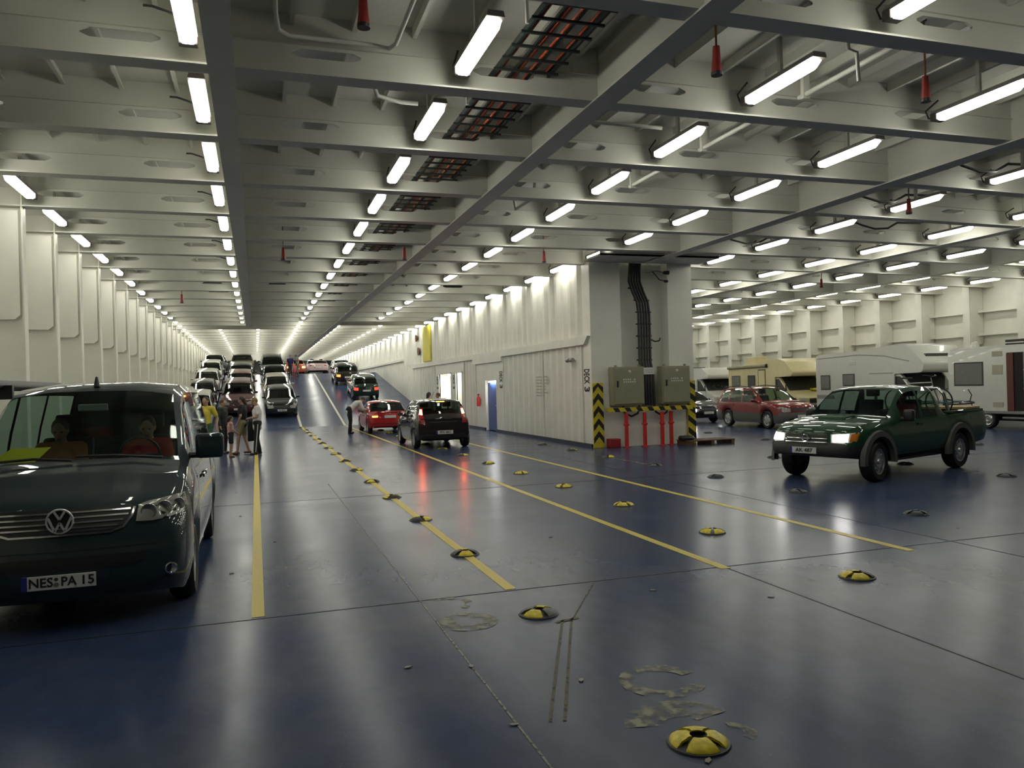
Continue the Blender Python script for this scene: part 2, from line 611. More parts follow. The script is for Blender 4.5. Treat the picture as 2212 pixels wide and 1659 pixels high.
def doorway_lamp(loc, sy, label, m=DOORLAMP):
    t = thing('bulkhead_lamp', label, 'lamp', loc)
    bm = bmesh.new(); box(bm, -.05, .05, -sy / 2, sy / 2, 0, .03)
    obj('housing', mesh_of(bm, 'housing', bevel=.006), GREYM, t)
    bm = bmesh.new(); box(bm, -.04, .04, -sy / 2 + .02, sy / 2 - .02, -.05, .0)
    obj('diffuser', mesh_of(bm, 'diffuser', bevel=.015), m, t)
doorway_lamp((XI0 + .05, 30.75, 2.045), .9, 'small lamp tucked under the lintel of the blue door')
doorway_lamp((XI0 + .35, 36.0, 2.465), .7, 'lamp at the top of the narrow bright doorway in the casing', DOORLAMP2)
doorway_lamp((XI0 + .35, 38.9, 2.465), 1.4, 'lamp at the top of the wide bright doorway in the casing', DOORLAMP2)

# --- painted lines, seams, scuffs on the floor (all parts of the floor)
LINE = worn_paint('lane_paint', (.60, .47, .06), .20, .34, 26, .45)
LINEW = worn_paint('ramp_paint', (.62, .60, .50), .25, .40, 20, .5)
def strip(name, x0, x1, y0, y1, m, z=.003, parent=floor, endcut=0.0):
    bm = bmesh.new()
    prism(bm, [(x0, y0), (x1, y0 - endcut), (x1, y1), (x0, y1)], z - .002, z, 'Z')
    return obj(name, bm, m, parent)
LANES = (-.03, 2.17, 4.37, 6.56)
YS = 6.86
strip('lane_line', LANES[0] - .052, LANES[0] + .052, YS, 24.7, LINE)
for i in (1, 2, 3):
    strip('lane_line', LANES[i] - .052, LANES[i] + .052, YS + .03 - .12 * i + .08, 41.5 if i < 3 else 41.2, LINE)
strip('lane_line', 8.30, 8.36, 15.2, 28, worn_paint('faded_lane', (.36, .32, .12), .45, .62, 14))
for x in (LANES[1], LANES[2]):
    bm = bmesh.new()
    n = math.atan2(RZ, R1 - R0)
    quad(bm, (x - .06, R0, .012), (x + .06, R0, .012), (x + .06, R1, RZ + .012), (x - .06, R1, RZ + .012))
    obj('lane_line', bm, LINEW, ramp)
SEAM = mat('seam_dark', (.012, .015, .022), .6, var=.2)
SEAML = worn_paint('seam_light', (.20, .20, .17), .30, .5, 30)
strip('weld_seam', 1.315, 1.328, 2.0, 16.0, SEAML, .0025)
strip('weld_seam', -3.8, 9.0, 6.800, 6.815, SEAM, .0022)
strip('weld_seam', 4.385, 4.397, 1.5, 6.8, SEAM, .0022)
strip('weld_seam', 7.30, 7.31, 1.5, 20.0, SEAM, .0022)
strip('weld_seam', -3.8, 27.0, 13.80, 13.812, SEAM, .0022)
SCUFF = worn_paint('scuff_grey', (.26, .25, .19), .42, .60, 9, .6)
def scuff_ring(cx, cy, r0, r1, a0=0, a1=2 * math.pi):
    bm = bmesh.new()
    n = 28
    for k in range(n):
        t0, t1 = a0 + (a1 - a0) * k / n, a0 + (a1 - a0) * (k + 1) / n
        quad(bm, *[(cx + r * math.cos(t), cy + r * math.sin(t), .0035) for r, t in ((r0, t0), (r1, t0), (r1, t1), (r0, t1))])
    obj('scuff_mark', bm, SCUFF, floor)
scuff_ring(1.56, 6.05, .10, .24)
scuff_ring(1.52, 6.60, .15, .22, -1.0, 2.2)
scuff_ring(2.36, 4.38, .16, .27, .2, 5.6)
scuff_ring(2.16, 3.78, .10, .32, .2, 2.9)
scuff_ring(2.36, 3.60, .05, .12, -1.2, 1.4)
SKID = worn_paint('skid_mark', (.075, .062, .03), .30, .46, 18, .6)
def skid(p0, p1, w):
    d = Vector((p1[0] - p0[0], p1[1] - p0[1], 0)).normalized()
    q = Vector((-d.y, d.x, 0)) * w
    a, b = Vector((*p0, .004)), Vector((*p1, .004))
    bm = bmesh.new(); quad(bm, a - q, b - q, b + q, a + q)
    obj('skid_mark', bm, SKID, floor)
skid((2.26, 5.80), (1.50, 4.08), .010); skid((2.33, 5.78), (1.58, 4.06), .010); skid((2.30, 5.72), (2.95, 6.75), .006)
skid((2.18, 5.75), (2.40, 5.80), .02)
# ================================================================== TUBE LIGHTS
ZL = 5.457
FL = 1.40
HOUSE = mat('fixture_housing', (.30, .27, .27), .5)
CAPM = mat('fixture_cap', (.10, .085, .085), .5)
def fixture_meshes():
    bm = bmesh.new()
    prism(bm, [(-.095, .03), (.095, .03), (.08, .09), (-.08, .09)], -FL / 2, FL / 2, 'Y')
    a = mesh_of(bm, 'housing')
    bm = bmesh.new()
    prof = [(-.082, .028), (-.082, -.025), (-.05, -.055), (.05, -.055), (.082, -.025), (.082, .028)]
    prism(bm, prof, -FL / 2 + .07, FL / 2 - .10, 'Y')
    b = mesh_of(bm, 'diffuser')
    for v in b.vertices:      # tapered near end
        if v.co.y < -FL / 2 + .1 and v.co.z < 0:
            v.co.y += .08
    bm = bmesh.new()
    box(bm, -.095, .095, FL / 2 - .10, FL / 2 + .01, -.05, .06)
    c = mesh_of(bm, 'end_cap', bevel=.012)
    bm = bmesh.new()
    tube(bm, [(-.03, FL / 2 - .02, .0), (-.03, FL / 2 + .09, .03), (-.05, FL / 2 + .12, .14), (-.05, FL / 2 - .1, .22)], .012, 6)
    tube(bm, [(.04, FL / 2 - .02, .0), (.04, FL / 2 + .07, .03), (.03, FL / 2 + .10, .12)], .012, 6)
    d = mesh_of(bm, 'cable_gland')
    bm = bmesh.new()
    box(bm, -.02, .02, -.03, .03, .095, ZP - ZL)
    e = mesh_of(bm, 'hanger')
    return a, b, c, d, e
ME_H, ME_D, ME_C, ME_G, ME_B = fixture_meshes()
bm = bmesh.new()
tube(bm, [(-.08, .15, .03), (-.16, .16, .06), (-.28, .18, .10), (-.36, .18, .10)], .013, 6)
ME_LEAD = mesh_of(bm, 'supply_cable')
for me_, m_ in ((ME_H, HOUSE), (ME_D, TUBE), (ME_C, CAPM), (ME_G, BLACKP), (ME_B, CEIL), (ME_LEAD, BLACKP)):
    me_.materials.append(m_)
bm = bmesh.new()
box(bm, -.095, .095, -FL / 2, FL / 2, .03, .085)
n0 = len(bm.faces)
prism(bm, [(-.082, .028), (-.082, -.025), (-.05, -.055), (.05, -.055), (.082, -.025), (.082, .028)], -FL / 2 + .06, FL / 2 - .08, 'Y')
bm.faces.ensure_lookup_table()
for f in bm.faces[n0:]: f.material_index = 1
ME_FAR = mesh_of(bm, 'tube_light'); ME_FAR.materials.append(HOUSE); ME_FAR.materials.append(TUBE)

def fixture(x, y, label, group, rz=0.0, z=ZL, near=True, lead=False, hang=True):
    if not near:
        return tag(obj('tube_light', ME_FAR, None, None, (x, y, z), (0, 0, rz)), label, 'light', group)
    t = thing('tube_light', label, 'light', (x, y, z), rz, group)
    obj('housing', ME_H, None, t); obj('diffuser', ME_D, None, t); obj('end_cap', ME_C, None, t)
    if y < 30: obj('cable_gland', ME_G, None, t)
    if hang and y < 30: obj('hanger', ME_B, None, t)
    if lead: obj('supply_cable', ME_LEAD, None, t)
    return t
ORD = 'first second third fourth fifth sixth seventh eighth ninth tenth eleventh twelfth thirteenth fourteenth fifteenth'.split()
def row(x, i0, i1, frac, label, group, lead=False, z=ZL, hang=True, dx=0.0, count=None):
    for i in range(i0, i1):
        y = beam_y(i + frac)
        k = None if count is None else (i - i0 if count[0] == '+' else i1 - 1 - i)
        fixture(x + dx * i, y, label if k is None or k > 11 else ORD[k] + ' ' + count[1:], group, 0.0, z, y < 42, lead and y < 24, hang)
row(-3.72, 2, 36, .62, 'tube light high on the left wall beside the web frames', 'lights along the left wall')
row(-.56, -2, 15, .60, 'tube light beside the left longitudinal girder', 'lights beside the left girder', lead=True, count='-tube light of the left girder row, counted from its end before the ramp')
row(-1.82, 16, 36, .60, 'tube light above the left parking lane on the ramp', 'far lights above the left ramp lane')
row(.22, 16, 36, .60, 'tube light above the right parking lane on the ramp', 'far lights above the right ramp lane')
row(2.33, -2, 36, .64, 'tube light running beside the cable tray', 'lights beside the cable tray')
row(4.50, 15, 36, .60, 'tube light above the driving lane at the ramp', 'far lights above the driving lane')
row(6.16, -1, 14, .64, 'tube light between the middle girder and the white casing', 'lights left of the casing')
row(6.83, 15, 36, .60, 'tube light above the outer ramp lane by the casing', 'far lights by the casing')
row(9.20, -1, 6, .60, 'tube light in line with the flank of the casing', 'lights in line with the casing', count='-tube light out from the casing end, in line with its corrugated flank')
row(8.95, 6, 36, .55, 'tube light fixed close to the corrugated casing wall', 'lights on the casing wall', z=5.40, count='+tube light on the corrugated casing wall, counted from the chevron board corner')
for x, fr, i0, i1, nm in ((13.3, .70, 0, 19, 'first'), (16.95, .74, 1, 20, 'second'), (20.45, .84, 2, 20, 'third'), (23.75, .95, 3, 20, 'fourth'), (27.25, .98, 4, 20, 'outermost')):
    lab = 'tube light in the %s row of the outer hall, counted from the casing' % nm if nm != 'outermost' else 'tube light in the row hugging the outer wall frames'
    for i in range(i0, i1):
        y = beam_y(i + fr)
        if x < 13 and y > YC - 1: continue
        fixture(x, y, lab, 'lights of the %s row in the outer hall' % nm, 0, ZL, y < 34)

# ================================================================== CABLE TRAY, PIPES, PENDANTS
CABLE_R = mat('orange_cable', (.55, .09, .03), .5, var=.25, scale=15)
TRAYM = mat('tray_steel', (.030, .040, .038), .5, .3)
y0, y1 = 6.72, 36.0
t = thing('cable_tray', 'dark ladder cable tray carrying orange cables along the ceiling', 'cable tray', (3.14, y0, 5.62))
bm = bmesh.new(); box(bm, -.016, .016, 0, y1 - y0, -.04, .03); me = mesh_of(bm, 'rail')
obj('rail', me, TRAYM, t, (-.33, 0, 0)); obj('rail', me, TRAYM, t, (.33, 0, 0))
obj('rail', me, TRAYM, t, (-.11, 0, -.0)).scale = (.8, 1, .5); obj('rail', me, TRAYM, t, (.11, 0, -.0)).scale = (.8, 1, .5)
bm = bmesh.new(); box(bm, -.40, .40, -.016, .016, -.06, -.035); me = mesh_of(bm, 'rung')
k = 0
while k * .33 < y1 - y0:
    obj('rung', me, TRAYM, t, (0, k * .33 + .05, 0)); k += 1
bm = bmesh.new(); tube(bm, [(0, .02 * 0, 0), (0, y1 - y0, 0)], .016, 6); me = mesh_of(bm, 'cable', 60)
for x in (-.27, -.07, -.035, .07, .28):
    obj('cable', me, CABLE_R if x != .28 else BLACKP, t, (x, 0, random.uniform(-.01, .03)))
bm = bmesh.new(); box(bm, -.015, .015, -.015, .015, 0, ZP - 5.62); me = mesh_of(bm, 'tray_hanger')
for i in range(0, 12):
    for x in (-.36,):
        obj('tray_hanger', me, CEIL, t, (x, beam_y(i) + 1.2 - y0, .0))

PIPEM = mat('pipe_paint', (.66, .65, .58), .4)
def pipe(pts, r, label):
    bm = bmesh.new(); tube(bm, pts, r, 10)
    return tag(obj('pipe', mesh_of(bm, 'pipe', 50), PIPEM), label, 'pipe')
pipe([(.29, 8.30, ZP), (.29, 8.30, 5.72), (.32, 8.55, 5.66), (.44, 8.66, 5.65), (1.29, 8.66, 5.65), (1.50, 8.66, 5.63), (1.55, 8.5, 5.62), (1.55, 6.6, 5.62)], .025, 'thin white pipe bending along the ceiling bay with a red pendant')
pipe([(1.51, 9.98, ZP), (1.51, 9.98, 5.75), (1.60, 10.20, 5.67), (1.92, 10.30, 5.65), (2.15, 10.30, 5.65)], .03, 'short curved white pipe left of the second light by the cable tray')
for y, x in ((7.0, 7.0), (9.4, 6.95), (11.8, 6.9)):
    t = thing('pipe', 'straight white pipe on a clamp between the casing light rows', 'pipe', (x, y, 5.60), 0, 'pipes between the casing light rows')
    bm = bmesh.new(); tube(bm, [(0, -.15, 0), (0, 1.75, 0)], .035, 10); obj('tube', mesh_of(bm, 'tube', 50), PIPEM, t)
    bm = bmesh.new(); box(bm, -.05, .05, 1.6, 1.66, -.06, .4); obj('clamp', bm, PIPEM, t)
pipe([(7.2, 7.3, 5.97), (7.2, 7.2, 5.66), (7.2, 6.85, 5.62), (7.35, 6.74, 5.62), (8.3, 6.74, 5.62)], .045, 'thick white pipe with a bend beside the rightmost near light')
pipe([(4.69, 10.35, 5.80), (4.72, 10.35, 5.62), (5.82, 10.35, 5.62)], .03, 'white pipe crossing the bay right of the middle girder')
pipe([(6.42, 7.20, 5.97), (6.44, 7.20, 5.55), (6.6, 7.25, 5.55), (6.62, 7.25, 5.22)], .022, 'white crank shaped drain pipe at the end of a light')
pipe([(5.21, 15.6, 5.95), (5.21, 15.4, 5.5), (5.24, 14.4, 5.5), (5.24, 14.2, 5.95)], .03, 'white pipe in the bay with dark brackets')
pipe([(12.0, 9.3, 5.97), (12.0, 9.3, 5.66), (16.5, 9.5, 5.66), (16.5, 9.5, 5.97)], .03, 'long white pipe crossing the outer hall above the lights')
CABLEB = mat('black_cable', (.02, .02, .02), .5)
for i, (x, y) in enumerate(((11.7, 10.9), (11.7, 13.3), (13.9, 15.8), (11.8, 18.2))):
    bm = bmesh.new(); tube(bm, [(x, y, 5.75), (x + .5, y, 5.6), (x + .9, y, 5.52), (x + 1.3, y, 5.55), (x + 1.6, y, 5.7), (x + 2.4, y, 5.72)], .025, 6)
    tag(obj('slack_cable', mesh_of(bm, 'slack_cable', 60), CABLEB), 'black cable sagging between beams in the outer hall', 'cable', 'sagging cables in the outer hall')
for i, x0 in ((13, -3.3), (13, .2)):
    y = beam_y(i) + .7
    bm = bmesh.new(); tube(bm, [(x0, y, 5.5), (x0 + .5, y, 5.42), (x0 + 1.4, y, 5.40), (x0 + 2.0, y, 5.45), (x0 + 2.2, y, 5.52)], .03, 6)
    tag(obj('slack_cable', mesh_of(bm, 'slack_cable', 60), CABLEB), 'black cable sagging across the bays before the ramp', 'cable', 'sagging cables before the ramp')

PENDM = mat('pendant_red', (.34, .022, .016), .45, var=.2)
def pendant(x, y, z, rod, label, group):
    t = thing('pendant', label, 'pendant', (x, y, z), 0, group)
    bm = bmesh.new(); lathe(bm, [(.0, .26), (.035, .26), (.045, .10), (.055, .0), (.0, .0)], 12); obj('body', mesh_of(bm, 'body', 40), PENDM, t)
    bm = bmesh.new(); lathe(bm, [(0, .0), (.058, .0), (.058, -.035), (0, -.035)], 12); obj('foot', mesh_of(bm, 'foot', 40), BLACKP, t)
    bm = bmesh.new(); tube(bm, [(0, 0, .25), (0, 0, rod)], .012, 6); obj('rod', bm, mat('rod_rust', (.25, .10, .03), .6, var=.3), t)
    bm = bmesh.new(); lathe(bm, [(0, rod), (.035, rod), (.035, rod - .06), (0, rod - .06)], 10); obj('socket', bm, BLACKP, t)
PG = 'red pendants hanging from the ceiling'
pendant(.98, 6.91, 5.06, ZP - 5.06, 'red tapered pendant hanging left of the cable tray light row', PG)
pendant(4.52, 6.89, 4.98, ZP - 4.98, 'red pendant on an orange rod beside the middle girder', PG)
pendant(7.46, 7.13, 5.05, ZP - 5.05, 'red pendant between two long lights in front of the outer hall', PG)
pendant(12.2, 12.13, 5.03, ZP - 5.03, 'red pendant on a long rod hanging in front of an outer hall light', PG)
pendant(.71, 19.5, 5.03, ZP - 5.03, 'small red pendant hanging over the parked cars lane', PG)
pendant(3.54, 19.06, 5.03, ZP - 5.03, 'small red pendant hanging beside the far cable tray', PG)
pendant(7.08, 18.78, 5.0, ZP - 5.0, 'small red pendant hanging close to the casing corner', PG)
pendant(-2.28, 28.5, 4.95, ZP - 4.95, 'small dark red pendant on a long rod near the left wall', PG)
pendant(18.8, 22.6, 5.0, ZP - 5.0, 'small red pendant deep in the outer hall', PG)
# dark boxes and vents up between the far beams
VENT = mat('vent_dark', (.03, .03, .028), .6)
for i in range(9, 22):
    for x, w in ((-1.2, .7), (1.0, .55), (6.0, .8)):
        if random.random() < .62:
            bm = bmesh.new(); box(bm, -w / 2, w / 2, -.2, .2, 0, .22)
            obj('junction_box', mesh_of(bm, 'junction_box', bevel=.01), VENT, ceiling, (x + random.uniform(-.2, .2), beam_y(i) + .55, 5.66))
bm = bmesh.new(); box(bm, 6.5, 8.6, 29.2, 30.6, 5.60, 5.98)
obj('vent_duct', mesh_of(bm, 'vent_duct', bevel=.02), VENT, ceiling)
# ================================================================== CAR BUILDER
def interp(tab, s):
    """Monotone smooth curve through (s, value) pairs."""
    n = len(tab)
    if s <= tab[0][0]: return tab[0][1]
    if s >= tab[-1][0]: return tab[-1][1]
    for i in range(n - 1):
        x0, y0 = tab[i]; x1, y1 = tab[i + 1]
        if x0 <= s <= x1:
            h = x1 - x0
            d = (y1 - y0) / h
            def slope(k):
                if k == 0 or k == n - 1:
                    a, b = (0, 1) if k == 0 else (n - 2, n - 1)
                    return (tab[b][1] - tab[a][1]) / (tab[b][0] - tab[a][0])
                l = (tab[k][1] - tab[k - 1][1]) / (tab[k][0] - tab[k - 1][0])
                r = (tab[k + 1][1] - tab[k][1]) / (tab[k + 1][0] - tab[k][0])
                return 0 if l * r <= 0 else 2 * l * r / (l + r)
            m0, m1 = slope(i), slope(i + 1)
            t = (s - x0) / h
            return ((2 * t ** 3 - 3 * t ** 2 + 1) * y0 + (t ** 3 - 2 * t ** 2 + t) * h * m0 + (-2 * t ** 3 + 3 * t ** 2) * y1 + (t ** 3 - t ** 2) * h * m1)

SIDE = [(0, .935), (.10, .965), (.28, .990), (.50, 1.0), (.72, .994), (.90, .978), (1.0, .950)]
GL_DARK = glass('car_glass_dark', (.75, .95, .85), .26)
GL_CLEAR = glass('car_glass', (.80, .98, .90), .62)
SEATM = mat('seat_cloth', (.035, .035, .038), .8, var=.2)
LENS = glass('lamp_lens', (.9, .9, .88), .7)
LAMPR = mat('tail_lamp_red', (.35, .012, .012), .2, coat=.6)
LAMPO = mat('lamp_orange', (.65, .20, .02), .25, coat=.5)
REFL = mat('lamp_reflector', (.62, .62, .60), .3, .35)
PLATE_W = mat('plate_white', (.70, .70, .66), .4, var=.03)
PLATE_B = mat('plate_blue', (.02, .03, .22), .4, var=.03)
BRAKE_ON = emis('brake_light_on', (1.0, .12, .035), 75)
HEAD_ON = emis('headlight_on', (1.0, .97, .92), 24)

def paint(name, col, rough=.32, coat=1.0, metal=0.0):
    return mat('paint_' + name, col, .5, metal, var=.03, coat=coat, spec=.12)

WHEELS = {}
def wheel_meshes(R, w, style):
    key = (R, w, style)
    if key in WHEELS: return WHEELS[key]
    bm = bmesh.new()
    rr = R * .64
    lathe(bm, [(rr, -w / 2 + .01), (R * .90, -w / 2), (R * .97, -w / 2 + .025), (R, -w / 2 + .05), (R, w / 2 - .05), (R * .97, w / 2 - .025), (R * .90, w / 2), (rr, w / 2 - .01), (rr, -w / 2 + .01)], 28, 'X')
    tire = mesh_of(bm, 'tire', 40); tire.materials.append(BLACK)
    bm = bmesh.new()
    # rim: barrel, then spokes or pierced disc, hub
    lathe(bm, [(rr * 1.02, -w / 2 + .02), (rr * 1.02, w / 2 - .012), (rr * .92, w / 2 - .02), (rr * .88, w / 2 - .06), (rr * .88, -w / 2 + .02)], 28, 'X')
    if style == 'spoke':
        for k in range(5):
            a = 2 * math.pi * k / 5
            c, s_ = math.cos(a), math.sin(a)
            q = [(rr * .16, -.055), (rr * .95, -.085), (rr * .95, .085), (rr * .16, .055)]
            def P(r, t, h): return (h, r * c - t * s_, r * s_ + t * c)
            A = [bm.verts.new(P(r, t * R / .32, w / 2 - .018 - (.012 if r > .1 else 0))) for r, t in q]
            B = [bm.verts.new(P(r, t * R / .32 * .8, w / 2 - .06)) for r, t in q]
            bm.faces.new(A); bm.faces.new(B[::-1])
            for i in range(4): bm.faces.new((A[i], B[i], B[(i + 1) % 4], A[(i + 1) % 4]))
        lathe(bm, [(0, w / 2 - .012), (rr * .26, w / 2 - .016), (rr * .28, w / 2 - .07)], 16, 'X')
    else:
        lathe(bm, [(0, w / 2 + .0), (rr * .16, w / 2 + .0), (rr * .22, w / 2 - .03), (rr * .45, w / 2 - .015), (rr * .60, w / 2 - .022), (rr * .78, w / 2 - .045), (rr * .90, w / 2 - .03)], 28, 'X')
        for k in range(8):
            a = 2 * math.pi * k / 8
            lathe(bm, [(0, w / 2 - .012), (rr * .085, w / 2 - .013), (rr * .085, w / 2 - .05)], 8, 'X', (0, rr * .70 * math.cos(a), rr * .70 * math.sin(a)))
    rim = mesh_of(bm, 'rim', 35); rim.materials.append(ALU)
    bm = bmesh.new()
    lathe(bm, [(0, w / 2 - .085), (rr * .9, w / 2 - .085), (rr * .9, -w / 2 + .03), (0, -w / 2 + .03)], 20, 'X')
    disc = mesh_of(bm, 'brake_disc', 40); disc.materials.append(DKMETAL)
    WHEELS[key] = (tire, rim, disc)
    return WHEELS[key]

def add_wheel(parent, x, y, R, w, style, steer=0.0, side=1, detail=True):
    tire, rim, disc = wheel_meshes(R, w, style)
    o = obj('wheel', tire, None, parent, (x, y, R), (0, 0, steer + (0 if side > 0 else math.pi)))
    obj('rim', rim, None, o)
    if detail: obj('brake_disc', disc, None, o)
    return o

class Car:
    """Lofted body. s runs from the front bumper (0) to the tail (L). Local +y is forward, origin on the ground under the middle."""
    def __init__(self, name, label, cat, loc, rz, P, group=None, pitch=0.0):
        self.P = P
        self.t = thing(name, label, cat, loc, rz, group)
        self.t.rotation_euler = (pitch, 0, rz)
        self.build()
    def y(self, s): return self.P['L'] / 2 - s
    def bottom(self, s):
        P = self.P
        b = interp(P.get('bot', [(0, .24), (.25, .20), (P['L'] - .3, .22), (P['L'], .30)]), s)
        for sw in P['axles']:
            Ra = P['R'] + P.get('arch', .055)
            if abs(s - sw) < Ra:
                b = max(b, P['R'] + math.sqrt(Ra * Ra - (s - sw) ** 2) - .01)
        return b
    def section(self, s):
        P = self.P
        L = P['L']
        b = self.bottom(s)
        t = interp(P['top'], s)
        be = min(interp(P['belt'], s), t - .035)
        b = min(b, be - .06)
        plan = interp(P.get('plan', [(0, .80), (.06, .885), (.18, .945), (.45, .985), (.9, 1), (L - .8, 1), (L - .35, .975), (L - .12, .93), (L - .04, .88), (L, .82)]), s)
        w = P['W'] / 2 * plan
        pts = [(w * k, b + (be - b) * f) for f, k in SIDE]
        hgt = t - be
        g = min(1, max(0, (hgt - .06) / .3))
        we = max(w * .95 - P['tum'] * hgt, .25)
        r = min(P.get('rr', .10), hgt * .55)
        cr_ = P.get('crown', .03)
        E = (we, t - r - cr_ * .6)
        zb = pts[-1]
        pts.append(((zb[0] + E[0]) / 2 + .012 * g, (zb[1] + E[1]) / 2))
        pts.append(E)
        pts.append((we - r * .55, t - r * .30 - cr_ * .5))
        pts.append(((we - r * .55) * .55, t - cr_ * .15))
        pts.append((0, t))
        return pts
    def deform(self, x, s, z):
        P = self.P
        L = P['L']
        hw = P['W'] / 2
        f = P.get('front', [(0, 0), (3, 0)])
        k = max(0, 1 - s / P.get('flen', .7)); k = k * k * (3 - 2 * k)
        ds = (interp(f, z) + P.get('fcurve', .10) * (x / hw) ** 2) * k
        rtab = P.get('rear', [(0, 0), (3, 0)])
        k2 = max(0, 1 - (L - s) / P.get('rlen', .6)); k2 = k2 * k2 * (3 - 2 * k2)
        ds -= (interp(rtab, z) + P.get('rcurve', .06) * (x / hw) ** 2) * k2
        return (x, L / 2 - s - ds, z)
    def build(self):
        P = self.P
        L = P['L']
        ss = set()
        n = P.get('n', 34)
        for i in range(n + 1): ss.add(round(L * i / n, 3))
        for e in (.03, .07, .12, .18, .26): ss.add(e); ss.add(round(L - e, 3))
        for sw in P['axles']:
            Ra = P['R'] + P.get('arch', .055)
            for k in range(0, 15): ss.add(round(sw + Ra * math.cos(math.pi * k / 14) * .999, 3))
            ss.add(round(sw - Ra - .004, 3)); ss.add(round(sw + Ra + .004, 3))
        for key in ('ws', 'rw'):
            if key in P: ss.update(P[key])
        for w_ in P.get('side', []): ss.update(w_)
        for e in P.get('cuts', []): ss.add(e)
        ss = sorted(s for s in ss if 0 <= s <= L)
        out = [ss[0]]
        keep = set(sum([list(P[k]) for k in ('ws', 'rw') if k in P], [])) | set(sum([list(w_) for w_ in P.get('side', [])], []))
        for s in ss[1:]:
            if s - out[-1] > .012 or s in keep: out.append(s)
        ss = out
        rows = []
        for s in ss:
            half = self.section(s)
            full = [(x, z) for x, z in half] + [(-x, z) for x, z in half[-2::-1]]
            rows.append([self.deform(x, s, z) for x, z in full])
        J = len(rows[0])
        NH = 12
        faces = {}
        verts = []
        vid = {}
        def V(i, j):
            k = (i, j)
            if k not in vid:
                vid[k] = len(verts); verts.append(rows[i][j])
            return vid[k]
        def put(key, f): faces.setdefault(key, []).append(f)
        flag = P.get('flag')
        for i in range(len(ss) - 1):
            sm = (ss[i] + ss[i + 1]) / 2
            for j in range(J - 1):
                jh = j if j < NH - 1 else (J - 2 - j)       # row index on the half section
                sd = 1 if j < NH - 1 else -1
                key = ('body', 0)
                z = (rows[i][j][2] + rows[i + 1][j + 1][2]) / 2
                if jh in (6, 7):
                    for q, (a, b) in enumerate(P.get('side', [])):
                        if a < sm < b: key = ('side_window', q * 2 + (sd > 0))
                if jh in (9, 10):
                    if 'ws' in P and P['ws'][0] < sm < P['ws'][1]: key = ('windshield', 0)
                    if 'rw' in P and P['rw'][0] < sm < P['rw'][1]: key = ('rear_window', 0)
                    if 'open' in P and P['open'][0] < sm < P['open'][1]: continue
                if jh in (6, 7, 8) and 'open' in P and P['open'][0] < sm < P['open'][1]: continue
                if flag and key[0] == 'body':
                    kk = flag(sm, jh, sd, z)
                    if kk: key = kk
                put(key, (V(i, j), V(i + 1, j), V(i + 1, j + 1), V(i, j + 1)))
        # end caps
        for i, s in ((0, ss[0]), (len(ss) - 1, ss[-1])):
            nx = 10
            grid = []
            for j in range(NH - 1):
                half = self.section(s)
                x, z = half[j]
                line = []
                for k in range(nx + 1):
                    if k == 0: line.append(V(i, j)); continue
                    if k == nx: line.append(V(i, J - 1 - j)); continue
                    xx = x * (1 - 2 * k / nx)
                    line.append(len(verts)); verts.append(self.deform(xx, s, z))
                grid.append(line)
            for j in range(NH - 2):
                for k in range(nx):
                    zz = verts[grid[j][k]][2]
                    key = ('body', 0)
                    if flag:
                        kk = flag(s, j, 0, zz)
                        if kk: key = kk
                    f = (grid[j][k], grid[j][k + 1], grid[j + 1][k + 1], grid[j + 1][k])
                    put(key, f if i == 0 else f[::-1])
            top = V(i, NH - 1)
            for k in range(nx):
                f = (grid[NH - 2][k], grid[NH - 2][k + 1], top)
                put(('body', 0), f if i == 0 else f[::-1])
        self.bvh = BVHTree.FromPolygons([Vector(v) for v in verts], [f for fs in faces.values() for f in fs])
        self.parts = {}
        for key, fs in faces.items():
            used = sorted(set(v for f in fs for v in f))
            mp = {v: q for q, v in enumerate(used)}
            bm = bmesh.new()
            bv = [bm.verts.new(verts[v]) for v in used]
            for f in fs:
                try: bm.faces.new([bv[mp[v]] for v in f])
                except ValueError: pass
            bmesh.ops.remove_doubles(bm, verts=bm.verts, dist=.0005)
            gl = key[0] in ('windshield', 'rear_window', 'side_window')
            bmesh.ops.recalc_face_normals(bm, faces=bm.faces)
            if gl or key[0] != 'body':     # thin shells have no inside: point them outwards
                c = Vector((0, 0, .7))
                if sum((f.normal.dot(f.calc_center_median() - c) > 0) for f in bm.faces) < len(bm.faces) / 2:
                    bmesh.ops.reverse_faces(bm, faces=bm.faces)
            me = bpy.data.meshes.new(key[0])
            bm.to_mesh(me); bm.free()
            for p in me.polygons: p.use_smooth = True
            me.set_sharp_from_angle(angle=math.radians(38))
            m = P['glass'] if gl else P['mats'].get(key[0], P['paint'])
            self.parts[key] = obj(key[0], me, m, self.t)
        self.body = self.parts[('body', 0)]
        # dark underbody that closes the wheel wells
        bm = bmesh.new()
        hw = P['W'] / 2 - P['tw'] - .05
        a0, a1 = P['axles'][0], P['axles'][-1]
        box(bm, -hw, hw, self.y(L - .25), self.y(.25), *P.get('ub', (.24, .58)))
        obj('underbody', mesh_of(bm, 'underbody', bevel=.03), BLACKP, self.t)
        for sw in P['axles']:
            for sd in (1, -1):
                st = P.get('steer', 0.0) if sw == P['axles'][0] else 0.0
                add_wheel(self.t, sd * (P['W'] / 2 - P['tw'] / 2 - P.get('inset', .03)), self.y(sw), P['R'], P['tw'], P.get('wheel', 'spoke'), st, sd)
        if P.get('seats', True): self.interior()
